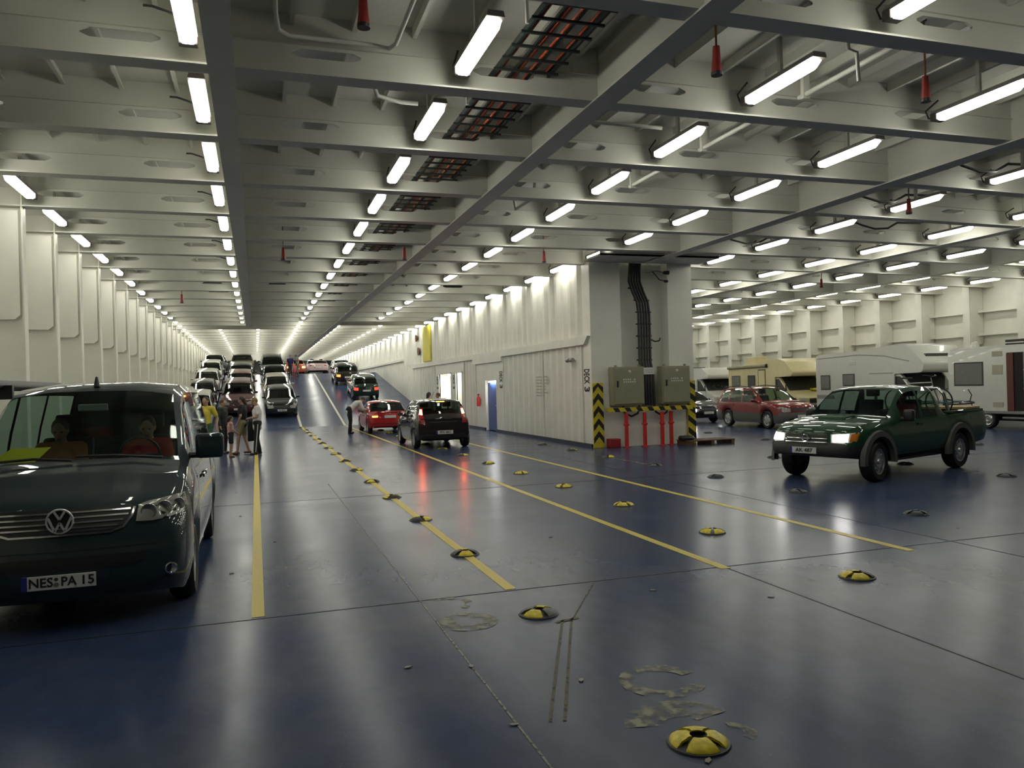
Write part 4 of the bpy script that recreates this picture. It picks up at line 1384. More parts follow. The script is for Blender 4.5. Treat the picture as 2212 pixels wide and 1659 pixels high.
def dress(c, plate='', head=REFL, tail=LAMPR, front=True, rear=True, lamp=None, tlamp=None, rplate=''):
    P = c.P
    nose = P['top'][0][1]; hw = P['W'] / 2
    zt = nose - .03
    if front:
        lp = lamp or [(hw * .50, zt - .15), (hw * .48, zt - .03), (hw * .86, zt + .05), (hw * .90, zt - .08), (hw * .80, zt - .16)]
        for sd in (1, -1):
            pl = [(sd * a, b) for a, b in lp]
            if sd < 0: pl = pl[::-1]
            h = c.patch('headlight', pl, 'front', head, off=.004)
            if h and head is REFL: c.patch('lens', pl, 'front', LENS, off=.02, parent=h)
        c.patch('grille', [(-hw * .44, zt - .13), (hw * .44, zt - .13), (hw * .45, zt - .01), (-hw * .45, zt - .01)], 'front', BLACKP, off=.005)
        c.patch('lower_intake', [(-hw * .6, .30), (hw * .6, .30), (hw * .56, .39), (-hw * .56, .39)], 'front', BLACKP, off=.004)
        c.plate('front', .455, plate)
    if rear:
        zr = interp(P['top'], P['L']) - .06
        tp = tlamp or [(hw * .58, zr - .20), (hw * .57, zr - .03), (hw * .88, zr - .02), (hw * .90, zr - .18)]
        for sd in (1, -1):
            pl = [(sd * a, b) for a, b in tp]
            if sd < 0: pl = pl[::-1]
            c.patch('tail_lamp', pl, 'rear', tail, off=.004)
        c.plate('rear', P.get('rpz', .60), rplate)
    c.mirrors(P['ws'][0] + .42, interp(P['belt'], P['ws'][0] + .4) + .08, .17, .12, P.get('mirror'), arm=.025)

# --- black hatchback with brake lights on, seen from behind
pb = paint('aubergine_black', (.014, .010, .012), .28)
TL = [(.57, .76), (.60, 1.02), (.585, 1.24), (.66, 1.26), (.74, 1.0), (.77, .78)]
hb = Car('hatchback', 'small black hatchback braking beside the white casing', 'car', (5.38, 23.15 + 3.84 / 2, 0), 0, hatch_P(
    L=3.84, W=1.71, H=1.51, nose=.72, hood=.98, fo=.80, ro=.58, R=.295, paint=pb, inset=.0, glass=GL_DARK, rpz=.50, rcurve=.10,
    plan=[(0, .80), (.06, .885), (.18, .945), (.45, .985), (.9, 1), (3.1, 1), (3.55, .985), (3.76, .955), (3.84, .91)],
    mirror=pb, wheel='spoke'))
dress(hb, '', tlamp=TL, rplate='IFX 861')
for sd in (1, -1):
    pl = [(sd * a, b) for a, b in ((.615, 1.03), (.610, 1.19), (.665, 1.20), (.71, 1.04))]
    hb.patch('brake_lamp', pl if sd > 0 else pl[::-1], 'rear', BRAKE_ON, off=.010)
hb.patch('brake_lamp', [(-.13, 1.405), (.13, 1.405), (.13, 1.43), (-.13, 1.43)], 'rear', emis('high_brake_light', (1, .42, .08), 5), off=.012)
hb.patch('trim_strip', [(-.42, .80), (.42, .80), (.42, .83), (-.42, .83)], 'rear', BLACKP, off=.006)
hb.patch('rear_bumper_strip', [(-.62, .40), (.62, .40), (.62, .44), (-.62, .44)], 'rear', BLACKP, off=.006)
hb.handles((2.2,), .82); hb.seams((1.30, 2.45), .30, .92)
bm = bmesh.new(); tube(bm, [(0, hb.y(2.0), 1.46), (0, hb.y(2.5), 1.72)], .006, 6); obj('antenna', bm, BLACKP, hb.t)

# --- red coupe ahead of it
pr = paint('bright_red', (.42, .012, .016), .3)
rc = Car('coupe', 'bright red coupe stopped ahead of the black hatchback', 'car', (5.22, 32.35 + 4.05 / 2, 0), 0, hatch_P(
    L=4.05, W=1.70, H=1.37, nose=.64, hood=.88, R=.29, wsx=1.05, tail='coupe', paint=pr, rpz=.70, mirror=pr, rcurve=.12, inset=.01))
dress(rc, '', tlamp=[(.44, .66), (.44, .77), (.76, .77), (.77, .66)], rplate='')
rc.patch('brake_lamp', [(-.70, .68), (-.48, .68), (-.48, .75), (-.70, .75)], 'rear', emis('tail_light_amber', (1, .40, .06), 7), off=.010)
rc.patch('brake_lamp', [(.48, .68), (.70, .68), (.70, .75), (.48, .75)], 'rear', emis('tail_light_red', (1, .05, .03), 3), off=.010)
rc.patch('bumper_gap', [(-.74, .40), (.74, .40), (.74, .43), (-.74, .43)], 'rear', BLACKP, off=.004)
rc.handles((2.1,), .72)
bm = bmesh.new(); box(bm, -.50, .50, rc.y(4.02), rc.y(3.82), .90, .935); box(bm, -.46, -.42, rc.y(3.97), rc.y(3.87), .84, .91); box(bm, .42, .46, rc.y(3.97), rc.y(3.87), .84, .91); obj('spoiler', mesh_of(bm, 'spoiler', bevel=.01), pr, rc.t)

# --- two cars going up the ramp and the open car at its top
def on_deck(x, yc): return (x, yc, deck_z(yc))
pdg = paint('bottle_green', (.008, .022, .016), .28)
c = Car('hatchback', 'dark green hatchback climbing the ramp just ahead of the red coupe', 'car', on_deck(6.55, 49.3 + 2.0), 0, hatch_P(L=4.0, W=1.72, H=1.45, paint=pdg, mirror=pdg, rpz=.62), pitch=RAMP_PITCH)
dress(c, '', front=False, tail=emis('tail_on_red', (1, .07, .04), 2.2))
pol = paint('dark_bronze', (.020, .014, .012), .28)
c = Car('hatchback', 'dark car with orange tail lights higher on the ramp beside the casing', 'car', on_deck(6.15, 55.8 + 2.0), 0, hatch_P(L=4.0, W=1.72, H=1.46, paint=pol, mirror=pol, rpz=.62), pitch=RAMP_PITCH)
dress(c, '', front=False, tail=emis('tail_on_orange', (1, .22, .05), 4))
ppk = paint('pale_pink', (.62, .46, .44), .35)
c = Car('convertible', 'pale pink open car at the head of the ramp', 'car', (4.85, 65.4 + 2.1, RZ), 0, hatch_P(L=4.2, W=1.74, H=1.22, tail='coupe', hood=.84, nose=.64, paint=ppk, mirror=ppk, rpz=.55, side=[]))
dress(c, '', front=False, tlamp=[(.50, .66), (.50, .74), (.76, .74), (.77, .66)])
pcr = paint('orange_red', (.45, .09, .03), .3)
c = Car('hatchback', 'orange red car beside the pale open car at the head of the ramp', 'car', (3.1, 72.0, RZ), math.radians(8), hatch_P(L=4.0, W=1.7, H=1.42, paint=pcr, mirror=pcr))
dress(c, '', front=False, tail=emis('tail_on_amber', (1, .5, .15), 7))
pwb = paint('ramp_white', (.6, .6, .58), .35)
c = Car('estate_car', 'white car against the casing far along the upper deck', 'car', (7.6, 76.0, RZ), 0, hatch_P(L=4.3, W=1.74, H=1.5, tail='wagon', paint=pwb, mirror=pwb))
dress(c, '', front=False)

# --- parked cars in three files, facing down the ramp
def parked(x, yf, L, H, tail, colname, col, label, W=1.72, front=True, plate='', rails=False, hood=None, nose=None, metal=0.0, gl=GL_DARK):
    p_ = paint(colname, col, .28, metal=metal)
    yc = yf + L / 2
    hood = hood or H * .65
    P = hatch_P(L=L, W=W, H=H, tail=tail, nose=nose or H * .49, hood=hood, paint=p_, mirror=p_, glass=gl)
    pitch = -RAMP_PITCH if yc < R1 - 1.0 else 0.0
    z = deck_z(yc)
    if yf < R0 < yc: pitch *= .9
    c = Car('estate_car' if tail == 'wagon' else ('minivan' if H > 1.6 else 'parked_car'), label, 'car', (x, yc, z), math.pi, P, 'cars parked in files on the ramp', pitch)
    dress(c, plate, front=front, rear=False)
    if rails: c.roof_rails(P['ws'][1] + .2, L - .45)
    return c
parked(1.32, 44.2, 4.15, 1.44, 'hatch', 'ink_black', (.008, .012, .014), 'shiny black hatchback at the front of the file nearest the driving lane', W=1.74, plate='M 4827', nose=.74)
parked(1.28, 49.3, 4.2, 1.46, 'wagon', 'sand', (.34, .31, .23), 'sand coloured car directly behind the shiny black hatchback')
parked(1.25, 54.2, 4.4, 1.50, 'sedan', 'navy_black', (.010, .016, .024), 'dark blue saloon third in the file nearest the driving lane')
parked(1.22, 59.3, 4.4, 1.62, 'wagon', 'deep_green', (.012, .03, .020), 'dark green tall car fourth in the file nearest the driving lane', rails=True)
parked(1.20, 64.6, 4.4, 1.68, 'wagon', 'slate', (.03, .035, .033), 'dark tall car last in the file nearest the driving lane')
parked(-.92, 45.0, 4.5, 1.72, 'wagon', 'maroon', (.060, .016, .014), 'maroon people carrier at the front of the middle file', W=1.80, nose=.86)
parked(-.90, 50.2, 4.4, 1.60, 'wagon', 'red_brown', (.13, .045, .033), 'red brown car second in the middle file', W=1.76)
parked(-.90, 55.3, 4.4, 1.50, 'hatch', 'charcoal', (.015, .015, .015), 'charcoal car third in the middle file')
parked(-.90, 60.4, 4.4, 1.62, 'wagon', 'olive_gold', (.13, .12, .07), 'olive gold car fourth in the middle file', rails=True)
parked(-.90, 65.8, 4.6, 1.85, 'wagon', 'pewter', (.16, .16, .13), 'pewter van last in the middle file')
parked(-2.88, 41.9, 4.3, 1.55, 'wagon', 'silver', (.46, .46, .40), 'silver car at the front of the file along the left wall', W=1.62, metal=.3)
parked(-2.92, 47.0, 4.2, 1.50, 'hatch', 'black_file', (.012, .012, .013), 'black car second in the file along the left wall', W=1.60)
parked(-2.92, 51.95, 4.2, 1.52, 'hatch', 'pale_silver', (.50, .50, .46), 'pale silver car third in the file along the left wall', W=1.60, metal=.4)
parked(-2.94, 56.8, 4.2, 1.55, 'wagon', 'white_file', (.62, .62, .56), 'white car fourth in the file along the left wall', W=1.60)
parked(-2.94, 61.8, 4.4, 1.62, 'wagon', 'dark_grey', (.05, .055, .05), 'dark grey car fifth in the file along the left wall', W=1.60)
parked(-2.94, 67.0, 4.6, 1.80, 'wagon', 'dusk', (.03, .035, .03), 'dark van last in the file along the left wall', W=1.62)

# --- grey-skirted red estate and the dark car behind it in the outer hall
prs = paint('estate_red', (.20, .012, .016), .32)
GREYL = mat('grey_cladding', (.115, .115, .105), .5)
def skirt(s, jh, sd, z):
    if z < .56 and jh < 4: return ('cladding', 0)
    return None
sub = Car('estate_car', 'red estate car with grey lower body and roof rails in the outer hall', 'car', (18.75, 23.75 + 4.45 / 2, 0), math.pi, hatch_P(
    L=4.45, W=1.735, H=1.55, tail='wagon', nose=.80, hood=1.0, R=.325, fo=.90, ro=1.02, wsx=1.18, paint=prs, mirror=prs, glass=GL_CLEAR, flag=skirt, mats={'cladding': GREYL}, inset=.01, arch=.07))
dress(sub, '', rear=True)
sub.roof_rails(2.0, 4.0, DKMETAL); sub.handles((2.15, 2.95), .85); sub.seams((1.62, 2.52, 3.38), .5, .95)
pd = paint('graphite', (.014, .017, .019), .3)
dk = Car('saloon_car', 'dark saloon with headlights on behind the red estate in the outer hall', 'car', (18.35, 29.3 + 2.2, 0), math.pi, hatch_P(
    L=4.4, W=1.74, H=1.42, tail='sedan', nose=.68, paint=pd, mirror=pd))
dress(dk, '', rear=False)
for sd in (1, -1):
    p = dk.hit('front', sd * .60, .55)
    bm = bmesh.new(); lathe(bm, [(0, .02), (.05, .015), (.085, 0)], 16, 'Y', (sd * .60, p.y + .01, .555)); obj('lamp_glow', mesh_of(bm, 'lamp_glow', 60), HEAD_ON, dk.t)

# ================================================================== MOTORHOMES AND CARAVAN
def rounded(poly, r=.06, n=3):
    out = []
    m = len(poly)
    for i in range(m):
        p, a, b = Vector(poly[i]), Vector(poly[i - 1]), Vector(poly[(i + 1) % m])
        d0, d1 = (a - p), (b - p)
        rr = min(r, d0.length * .45, d1.length * .45)
        q0, q1 = p + d0.normalized() * rr, p + d1.normalized() * rr
        for k in range(n + 1):
            t = k / n
            out.append(tuple(q0 * (1 - t) ** 2 + p * 2 * t * (1 - t) + q1 * t * t))
    return out
def side_panel(t, name, x, y0, y1, z0, z1, m, frame=None, sub=None, proud=.012):
    """Window or hatch lying on a flank at x (sign gives the side)."""
    sd = 1 if x > 0 else -1
    bm = bmesh.new(); box(bm, min(x, x + sd * proud), max(x, x + sd * proud), min(y0, y1), max(y0, y1), z0, z1)
    o = obj(name, mesh_of(bm, name, bevel=.006), frame or m, t)
    if sub:
        a, b = min(y0, y1), max(y0, y1)
        e = .045
        bm = bmesh.new(); box(bm, min(x + sd * proud * .5, x + sd * (proud + .006)), max(x + sd * proud * .5, x + sd * (proud + .006)), a + e, b - e, z0 + e, z1 - e)
        obj(sub, mesh_of(bm, sub, bevel=.004), m, o)
    return o
WINM = mat('acrylic_window', (.16, .165, .15), .15, coat=.4)
WIND = mat('acrylic_dark', (.035, .038, .035), .12, coat=.6)
FRAMEB = mat('window_rubber', (.03, .03, .03), .5)
def motorhome(name, label, loc, rz, L, H, W, m, prof, cab=None, wheels=(.2,), R=.33, skirt_z=.42):
    t = thing(name, label, 'motorhome', loc, rz)
    bm = bmesh.new(); prism(bm, rounded(prof, .09), -W / 2, W / 2, 'X')
    obj('body', mesh_of(bm, 'body', bevel=.02, seg=2, smooth=30), m, t)
    if cab:
        yc, wc = cab
        hw = W / 2 - .08
        pc = [(yc - .1, .40), (yc - .1, 1.92), (yc + .25, 1.92), (yc + .92, 1.22), (yc + 1.45, 1.05), (yc + 1.62, .95), (yc + 1.66, .42)]
        bm = bmesh.new(); prism(bm, rounded(pc, .07), -hw, hw, 'X')
        cb = obj('cab', mesh_of(bm, 'cab', bevel=.03, seg=2, smooth=35), wc, t)
        # windscreen on the slope
        a, b = Vector((yc + .29, 1.88)), Vector((yc + .88, 1.265))
        nrm = Vector((b.y - a.y, -(b.x - a.x))).normalized(); nrm = -nrm if nrm.x < 0 else nrm
        bm = bmesh.new()
        q = [(x, p.x + nrm.x * o_, p.y + nrm.y * o_) for o_ in (.005, .022) for x, p in ((-hw + .09, b), (hw - .09, b), (hw - .12, a), (-hw + .12, a))]
        vs = [bm.verts.new(v) for v in q]
        for f in ((0, 1, 2, 3), (7, 6, 5, 4), (0, 4, 5, 1), (1, 5, 6, 2), (2, 6, 7, 3), (3, 7, 4, 0)): bm.faces.new([vs[i] for i in f])
        obj('windshield', bm, WIND, t)
        for sd in (1, -1):
            bm = bmesh.new(); x = sd * hw
            prism(bm, [(yc + .05, 1.25), (yc + .05, 1.80), (yc + .28, 1.80), (yc + .74, 1.30), (yc + .74, 1.25)], x, x + sd * .012, 'X'); obj('cab_window', bm, WIND, t)
            bm = bmesh.new(); box(bm, sd * (hw + .06) - .02, sd * (hw + .06) + .02, yc + .80, yc + .86, 1.25, 1.55); obj('mirror', mesh_of(bm, 'mirror', bevel=.01), BLACKP, t)
            bm = bmesh.new(); tube(bm, [(sd * (hw - .03), yc + .82, 1.28), (sd * (hw + .06), yc + .83, 1.30)], .015, 6); obj('mirror_arm', bm, BLACKP, t)
            bm = bmesh.new(); box(bm, sd * hw * .78 - .14, sd * hw * .78 + .14, yc + 1.60, yc + 1.67, .78, .94); obj('headlight', mesh_of(bm, 'headlight', bevel=.02), REFL, t)
            bm = bmesh.new(); box(bm, min(sd * (hw - .01), sd * (hw + .004)), max(sd * (hw - .01), sd * (hw + .004)), yc + .80, yc + .81, .45, 1.22); obj('door_seam', bm, BLACKP, t)
        bm = bmesh.new(); box(bm, -hw * .45, hw * .45, yc + 1.63, yc + 1.675, .70, .90); obj('grille', mesh_of(bm, 'grille', bevel=.01), BLACKP, t)
        bm = bmesh.new(); box(bm, -hw, hw, yc + 1.58, yc + 1.76, .36, .60); obj('front_bumper', mesh_of(bm, 'front_bumper', bevel=.03), DGP, t)
    for y in wheels:
        for sd in (1, -1): add_wheel(t, sd * (W / 2 - .14), y, R, .2, 'disc', 0, sd)
    bm = bmesh.new(); ys = [p[0] for p in prof]; box(bm, -W / 2 + .35, W / 2 - .35, min(ys) + .2, (cab[0] + 1.3) if cab else max(ys) - .2, .26, .56); obj('chassis', bm, BLACKP, t)
    return t

# big white alcove motorhome (faces -Y, flank towards the camera at X=23)
WH = mat('gelcoat_white', (.66, .66, .60), .3, var=.03, coat=.3)
CR = mat('gelcoat_cream', (.68, .60, .34), .35, var=.04, coat=.2)
yr = 28.15
m1 = motorhome('motorhome', 'large white motorhome with alcove over its cab behind the green pickup', (24.12, yr - 3.0, 0), math.pi, 6.0, 2.95, 2.24, WH,
    [(-3.0, .46), (-3.0, 2.72), (-2.8, 2.80), (-.2, 2.86), (.9, 2.98), (1.7, 3.02), (2.05, 2.98), (2.75, 2.25), (2.72, 1.98), (2.55, 1.92), (1.35, 1.92), (1.35, .46)], (1.3, WH), (-1.55, 2.05))
xs = 1.12     # local +x is world -X after the half turn, i.e. the flank seen here
side_panel(m1, 'side_window', xs, -2.70, -2.12, 1.30, 1.92, WINM, FRAMEB, 'pane')
side_panel(m1, 'side_window', xs, -1.38, -.70, 1.45, 1.95, WINM, FRAMEB, 'pane')
side_panel(m1, 'service_hatch', xs, -1.1, -.7, 1.15, 1.24, mat('vent_cream', (.5, .48, .34), .5))
side_panel(m1, 'wall_vent', xs, -.98, -.62, 2.30, 2.40, mat('vent_white', (.55, .55, .5), .5))
side_panel(m1, 'stripe', xs, -2.95, -1.9, .92, 1.08, mat('stripe_grey', (.25, .24, .22), .4), proud=.004)
bm = bmesh.new(); lathe(bm, [(0, .02), (.06, .02), (.06, 0)], 14, 'X', (xs, -.30, 1.32)); obj('filler_cap', bm, BLACKP, m1)
bm = bmesh.new(); tube(bm, [(xs, -2.9, 2.62), (xs + .005, -.5, 2.70), (xs + .005, .9, 2.60), (xs, 2.1, 2.36)], .018, 6); obj('trim_line', bm, mat('trim_grey', (.35, .34, .32), .4), m1)
bm = bmesh.new(); box(bm, -.75, .75, 2.36, 2.50, 2.42, 2.62); a = obj('alcove_window', mesh_of(bm, 'alcove_window', bevel=.01), WIND, m1); a.rotation_euler = (0, 0, 0)
bm = bmesh.new(); box(bm, xs - .01, xs + .012, .1, 1.3, 1.92, 1.95); obj('gutter', bm, GREYM, m1)
# white caravan/motorhome with its door open, nearest on the right
m2 = motorhome('motorhome', 'white camper with red brown entrance door right of the pickup', (24.12, 21.35 - 2.95, 0), math.pi, 5.9, 2.7, 2.24, WH,
    [(-2.95, .52), (-2.95, 2.60), (-2.75, 2.72), (2.6, 2.74), (2.95, 2.55), (2.95, .52)], None, (-1.50,), .33)
side_panel(m2, 'side_window', xs, -2.70, -1.55, 1.42, 2.22, WINM, FRAMEB, 'pane')
side_panel(m2, 'wall_vent', xs, -1.22, -.84, 1.78, 2.10, mat('vent_tan', (.40, .37, .27), .5))
side_panel(m2, 'wall_vent', xs, -1.22, -.84, 2.38, 2.54, mat('vent_tan', (.40, .37, .27), .5))
side_panel(m2, 'wall_vent', xs, -1.22, -.84, .72, .88, mat('vent_tan', (.40, .37, .27), .5))
side_panel(m2, 'doorway', xs, -.68, -.10, .58, 2.48, mat('dark_doorway', (.012, .010, .009), .8), proud=.006)
side_panel(m2, 'entrance_door', xs + .006, -.68, -.44, .60, 2.46, mat('door_wood', (.10, .018, .012), .35, coat=.4), proud=.03)
side_panel(m2, 'screen_door', xs + .006, -.10, .62, .60, 2.46, WINM, mat('screen_grey', (.30, .29, .26), .5), 'pane', proud=.02)
for z in (1.3, 1.9): side_panel(m2, 'screen_bar', xs + .026, -.10, .62, z, z + .03, WH)
side_panel(m2, 'marker_lamp', xs, -2.88, -2.76, 1.80, 1.86, HEAD_ON if False else LABELW)
bm = bmesh.new(); box(bm, xs - .06, xs + .02, -2.9, 2.9, .50, .60); obj('skirt_rail', mesh_of(bm, 'skirt_rail', bevel=.01), GREYM, m2)
bm = bmesh.new(); box(bm, -.1, .1, -.5, .5, 0, .05); s_ = obj('step', bm, GREYM, m2, (xs - .05, -.35, .36))
for z0, z1, y0, y1 in ((2.84, 2.92, -1.15, -.15), (2.74, 2.80, -1.15, -.55)):
    bm = bmesh.new(); box(bm, .5, .62, y0, y1, z0, z1); obj('roof_rack', mesh_of(bm, 'roof_rack', bevel=.02), BLACKP, m2)
bm = bmesh.new(); box(bm, .52, .60, -.5, -.35, 2.70, 2.86); obj('rack_foot', bm, BLACKP, m2)
bm = bmesh.new(); lathe(bm, [(.0, .24), (.10, .20), (.16, .0)], 14, 'Z', (.6, -2.3, 2.70)); obj('roof_vent', mesh_of(bm, 'roof_vent', 50), WH, m2)
# cream motorhome with a roof locker and awning
m3 = motorhome('motorhome', 'cream motorhome with roof locker behind the red estate car', (24.12, 34.75 - 2.75, 0), math.pi, 5.5, 2.8, 2.24, CR,
    [(-2.75, .46), (-2.75, 2.48), (-.6, 2.52), (.1, 2.74), (1.2, 2.76), (1.75, 2.62), (2.3, 2.10), (2.2, 1.92), (1.0, 1.92), (1.0, .46)], (.95, CR), (-1.4, 1.72))
side_panel(m3, 'side_window', xs, -2.45, -1.72, 1.10, 2.02, WINM, FRAMEB, 'pane')
side_panel(m3, 'side_window', xs, -1.10, -.48, 1.38, 2.02, WIND, FRAMEB, 'pane')
side_panel(m3, 'entrance_door', xs, -.25, .32, .60, 2.28, CR, FRAMEB, 'door_panel')
bm = bmesh.new(); tube(bm, [(xs + .04, -2.7, 2.42), (xs + .04, .45, 2.45)], .075, 10); obj('awning', mesh_of(bm, 'awning', 40), mat('awning_tan', (.30, .27, .17), .6), m3)
bm = bmesh.new(); lathe(bm, [(0, .05), (.09, .05), (.09, 0), (0, 0)], 12, 'Y', (xs + .04, .44, 2.45)); obj('awning_cap', bm, BLACKP, m3)
bm = bmesh.new(); box(bm, .2, .9, -1.55, -.7, 2.5, 2.92); obj('roof_locker', mesh_of(bm, 'roof_locker', bevel=.03), CR, m3)
bm = bmesh.new(); box(bm, -.8, .8, 1.78, 1.86, 2.20, 2.52); a = obj('alcove_window', mesh_of(bm, 'alcove_window', bevel=.01), WIND, m3)
bm = bmesh.new(); box(bm, -.75, -.15, 1.85, 2.05, 1.26, 1.36); obj('yellow_cloth', mesh_of(bm, 'yellow_cloth', bevel=.02), mat('cloth_yellow', (.6, .5, .03), .7), m3)
# small white motorhome deepest in the file
m4 = motorhome('motorhome', 'small white motorhome half hidden by the striped post of the casing', (24.12, 41.3 - 2.6, 0), math.pi, 5.2, 2.7, 2.24, WH,
    [(-2.6, .46), (-2.6, 2.45), (.6, 2.52), (1.4, 2.50), (2.05, 2.12), (2.0, 1.90), (.9, 1.90), (.9, .46)], (.85, WH), (-1.3, 1.62))
side_panel(m4, 'side_window', xs, .05, .55, 1.98, 2.38, WINM, FRAMEB, 'pane')
side_panel(m4, 'side_window', xs, -1.9, -1.1, 1.3, 1.95, WIND, FRAMEB, 'pane')
bm = bmesh.new(); box(bm, .3, 1.0, -.7, .5, 2.52, 2.56); a = obj('roof_hatch', mesh_of(bm, 'roof_hatch', bevel=.01), DKMETAL, m4); a.rotation_euler = (math.radians(0), math.radians(0), 0)
# ================================================================== ON AND AROUND THE CASING END
def cabinet(x0, x1, label):
    t = thing('electrical_cabinet', label, 'cabinet', ((x0 + x1) / 2, YC - .02, 1.20))
    w = (x1 - x0) / 2
    bm = bmesh.new(); box(bm, -w, w, -.30, 0, 0, 1.10); obj('casing', mesh_of(bm, 'casing', bevel=.012), OLIVE, t)
    bm = bmesh.new(); box(bm, -w + .03, w - .03, -.335, -.30, .04, 1.06); d = obj('door', mesh_of(bm, 'door', bevel=.008), OLIVE, t)
    bm = bmesh.new(); box(bm, -w + .10, -w + .14, -.375, -.33, .52, .70); obj('handle', mesh_of(bm, 'handle', bevel=.01), BLACKP, d)
    bm = bmesh.new(); lathe(bm, [(0, -.345), (.035, -.342), (.04, -.33)], 14, 'Y', (.02, 0, .97)); obj('maker_badge', bm, LABELW, d)
    for r, z in enumerate((.735, .665)):
        for k in range(6):
            bm = bmesh.new(); zz = z; xx = -.17 + k * .068 + (.01 if r else 0)
            if k == 4 and r == 0: continue
            box(bm, xx - .018, xx + .018, -.340, -.333, zz - .02, zz + .02); obj('name_tag', bm, LABELW, d)
    for x in (-w + .12, w - .12):
        bm = bmesh.new(); box(bm, x - .03, x + .03, -.25, -.2, 1.095, 1.15); obj('lifting_lug', bm, OLIVE, t)
    return t
cabinet(9.66, 10.64, 'olive grey electrical cabinet left of the cable riser on the casing end')
cabinet(11.22, 12.14, 'olive grey electrical cabinet right of the cable riser on the casing end')
# cable riser: each cable and each clamp a part
t = thing('cable_riser', 'black cable riser swinging down the recess in the casing end', 'cable', (10.85, YC - .02, 1.05))
for k in range(5):
    o = (k - 2) * .088
    pts = [(-.30 + o * .9, -.10, 4.25), (-.30 + o * .9, -.06, 4.1), (-.28 + o, .02, 3.75), (-.16 + o, .05, 3.45), (-.02 + o, .05, 3.15), (.02 + o, .05, 2.8), (.02 + o, .05, 1.4), (.03 + o, -.08, 1.0), (.04 + o, -.09, .12)]
    bm = bmesh.new(); tube(bm, pts, .038, 7); obj('cable', mesh_of(bm, 'cable', 60), BLACKP, t)
for z, x in ((3.55, -.20), (3.2, -.03), (2.85, .02), (2.5, .02), (2.15, .02), (1.8, .02), (1.45, .02)):
    bm = bmesh.new(); box(bm, x - .25, x + .25, .07, .10, z - .02, z + .02); obj('clamp', bm, DKMETAL, t)
bm = bmesh.new(); tube(bm, [(.22, .06, 2.05), (.34, .0, 1.98), (.46, -.02, 2.0), (.50, -.02, 2.08)], .02, 7); obj('stub_cable', mesh_of(bm, 'stub_cable', 60), BLACKP, t)
bm = bmesh.new(); box(bm, -.14, .20, -.15, -.14, 1.02, 1.22); obj('notice_plate', bm, LABELW, t)
for k in range(4):
    bm = bmesh.new(); box(bm, -.09, .15, -.153, -.15, 1.16 - k * .03, 1.168 - k * .03); obj('notice_line', bm, mat('notice_ink', (.35, .3, .3), .6), t)
for x, r in ((-.55, .26), (.42, .22)):
    bm = bmesh.new(); tube(bm, [(x - r, -.10, .12), (x - r * .8, -.11, -.08), (x, -.12, -.18), (x + r * .8, -.11, -.10), (x + r, -.10, .12)], .032, 8); obj('cable_loop', mesh_of(bm, 'cable_loop', 60), BLACKP, t)
# floodlight arm high in the recess and camera-like box
t = thing('floodlight', 'small floodlight on a bracket high beside the cable riser', 'lamp', (11.42, YC - .02, 5.0))
bm = bmesh.new(); tube(bm, [(-.35, .30, .1), (-.1, .05, .12), (.1, -.05, .05)], .02, 7); obj('bracket', bm, GREYM, t)
bm = bmesh.new(); lathe(bm, [(0, -.05), (.05, -.04), (.06, .12), (0, .12)], 12, 'X', (.12, -.06, .05)); obj('lamp_head', mesh_of(bm, 'lamp_head', 40), BLACKP, t)
bm = bmesh.new(); tube(bm, [(-.2, .1, .1), (-.05, -.02, -.15), (.12, -.06, -.2)], .015, 7); lathe(bm, [(0, .1), (.04, .1), (.04, .2), (0, .2)], 10, 'X', (0, -.06, -.2)); obj('lower_arm', bm, DKMETAL, t)
# warning stripes: band pieces are parts
def stripe_post(x0, x1, label, rev=1):
    t = thing('striped_post', label, 'post', ((x0 + x1) / 2, YC - .03, 0))
    w = (x1 - x0) / 2
    bm = bmesh.new(); box(bm, -w, w, -.07, 0, 0, 1.86); obj('board', mesh_of(bm, 'board', bevel=.006), YELLOW, t)
    z = .12
    while z < 1.7:
        bm = bmesh.new()
        A = [(-w, z), (0, z + .20), (w, z), (w, z + .17), (0, z + .37), (-w, z + .17)] if rev else [(-w, z + .2), (w, z), (w, z + .17), (-w, z + .37)]
        A = [(a, min(b, 1.86)) for a, b in A]
        prism(bm, A, -.0745, -.068, 'Y'); obj('black_band', bm, INK, t); z += .36
stripe_post(9.12, 9.44, 'yellow and black chevron board on the casing corner by the lanes')
stripe_post(12.18, 12.44, 'yellow and black striped board on the outer hall corner of the casing', 0)
t = thing('striped_bar', 'yellow and black striped guard bar below the electrical cabinets', 'bar', (9.46, YC - .37, 1.02))
bm = bmesh.new(); box(bm, 0, 2.70, -.05, 0, 0, .12); obj('bar', mesh_of(bm, 'bar', bevel=.006), YELLOW, t)
for k in range(7):
    x = .12 + k * .36
    bm = bmesh.new(); prism(bm, [(x, .118), (x + .16, .118), (x + .24, .002), (x + .08, .002)], -.0545, -.048, 'Y'); obj('black_band', bm, INK, t)
for x in (.1, 2.6):
    bm = bmesh.new(); box(bm, x - .03, x + .03, 0, .335, .02, .10); obj('bracket', bm, YELLOW, t)
for x in (10.0, 10.58, 11.14, 11.50):
    t = thing('red_stand', 'red steel pipe stand under the striped guard bar', 'stand', (x, YC - .40 + (.12 if x > 11.4 else 0), 0), 0, 'red stands under the cabinets')
    bm = bmesh.new(); box(bm, -.045, .045, -.045, .045, 0, .98); obj('post', mesh_of(bm, 'post', bevel=.01), REDP, t)
    bm = bmesh.new(); box(bm, -.07, .07, -.06, .06, .62, .68); obj('collar', mesh_of(bm, 'collar', bevel=.008), REDP, t)
    bm = bmesh.new(); box(bm, -.08, .08, -.08, .08, 0, .02); obj('foot_plate', bm, REDP, t)
bm = bmesh.new(); box(bm, 9.50, 9.84, YC - .36, YC - .1, 0, .26)
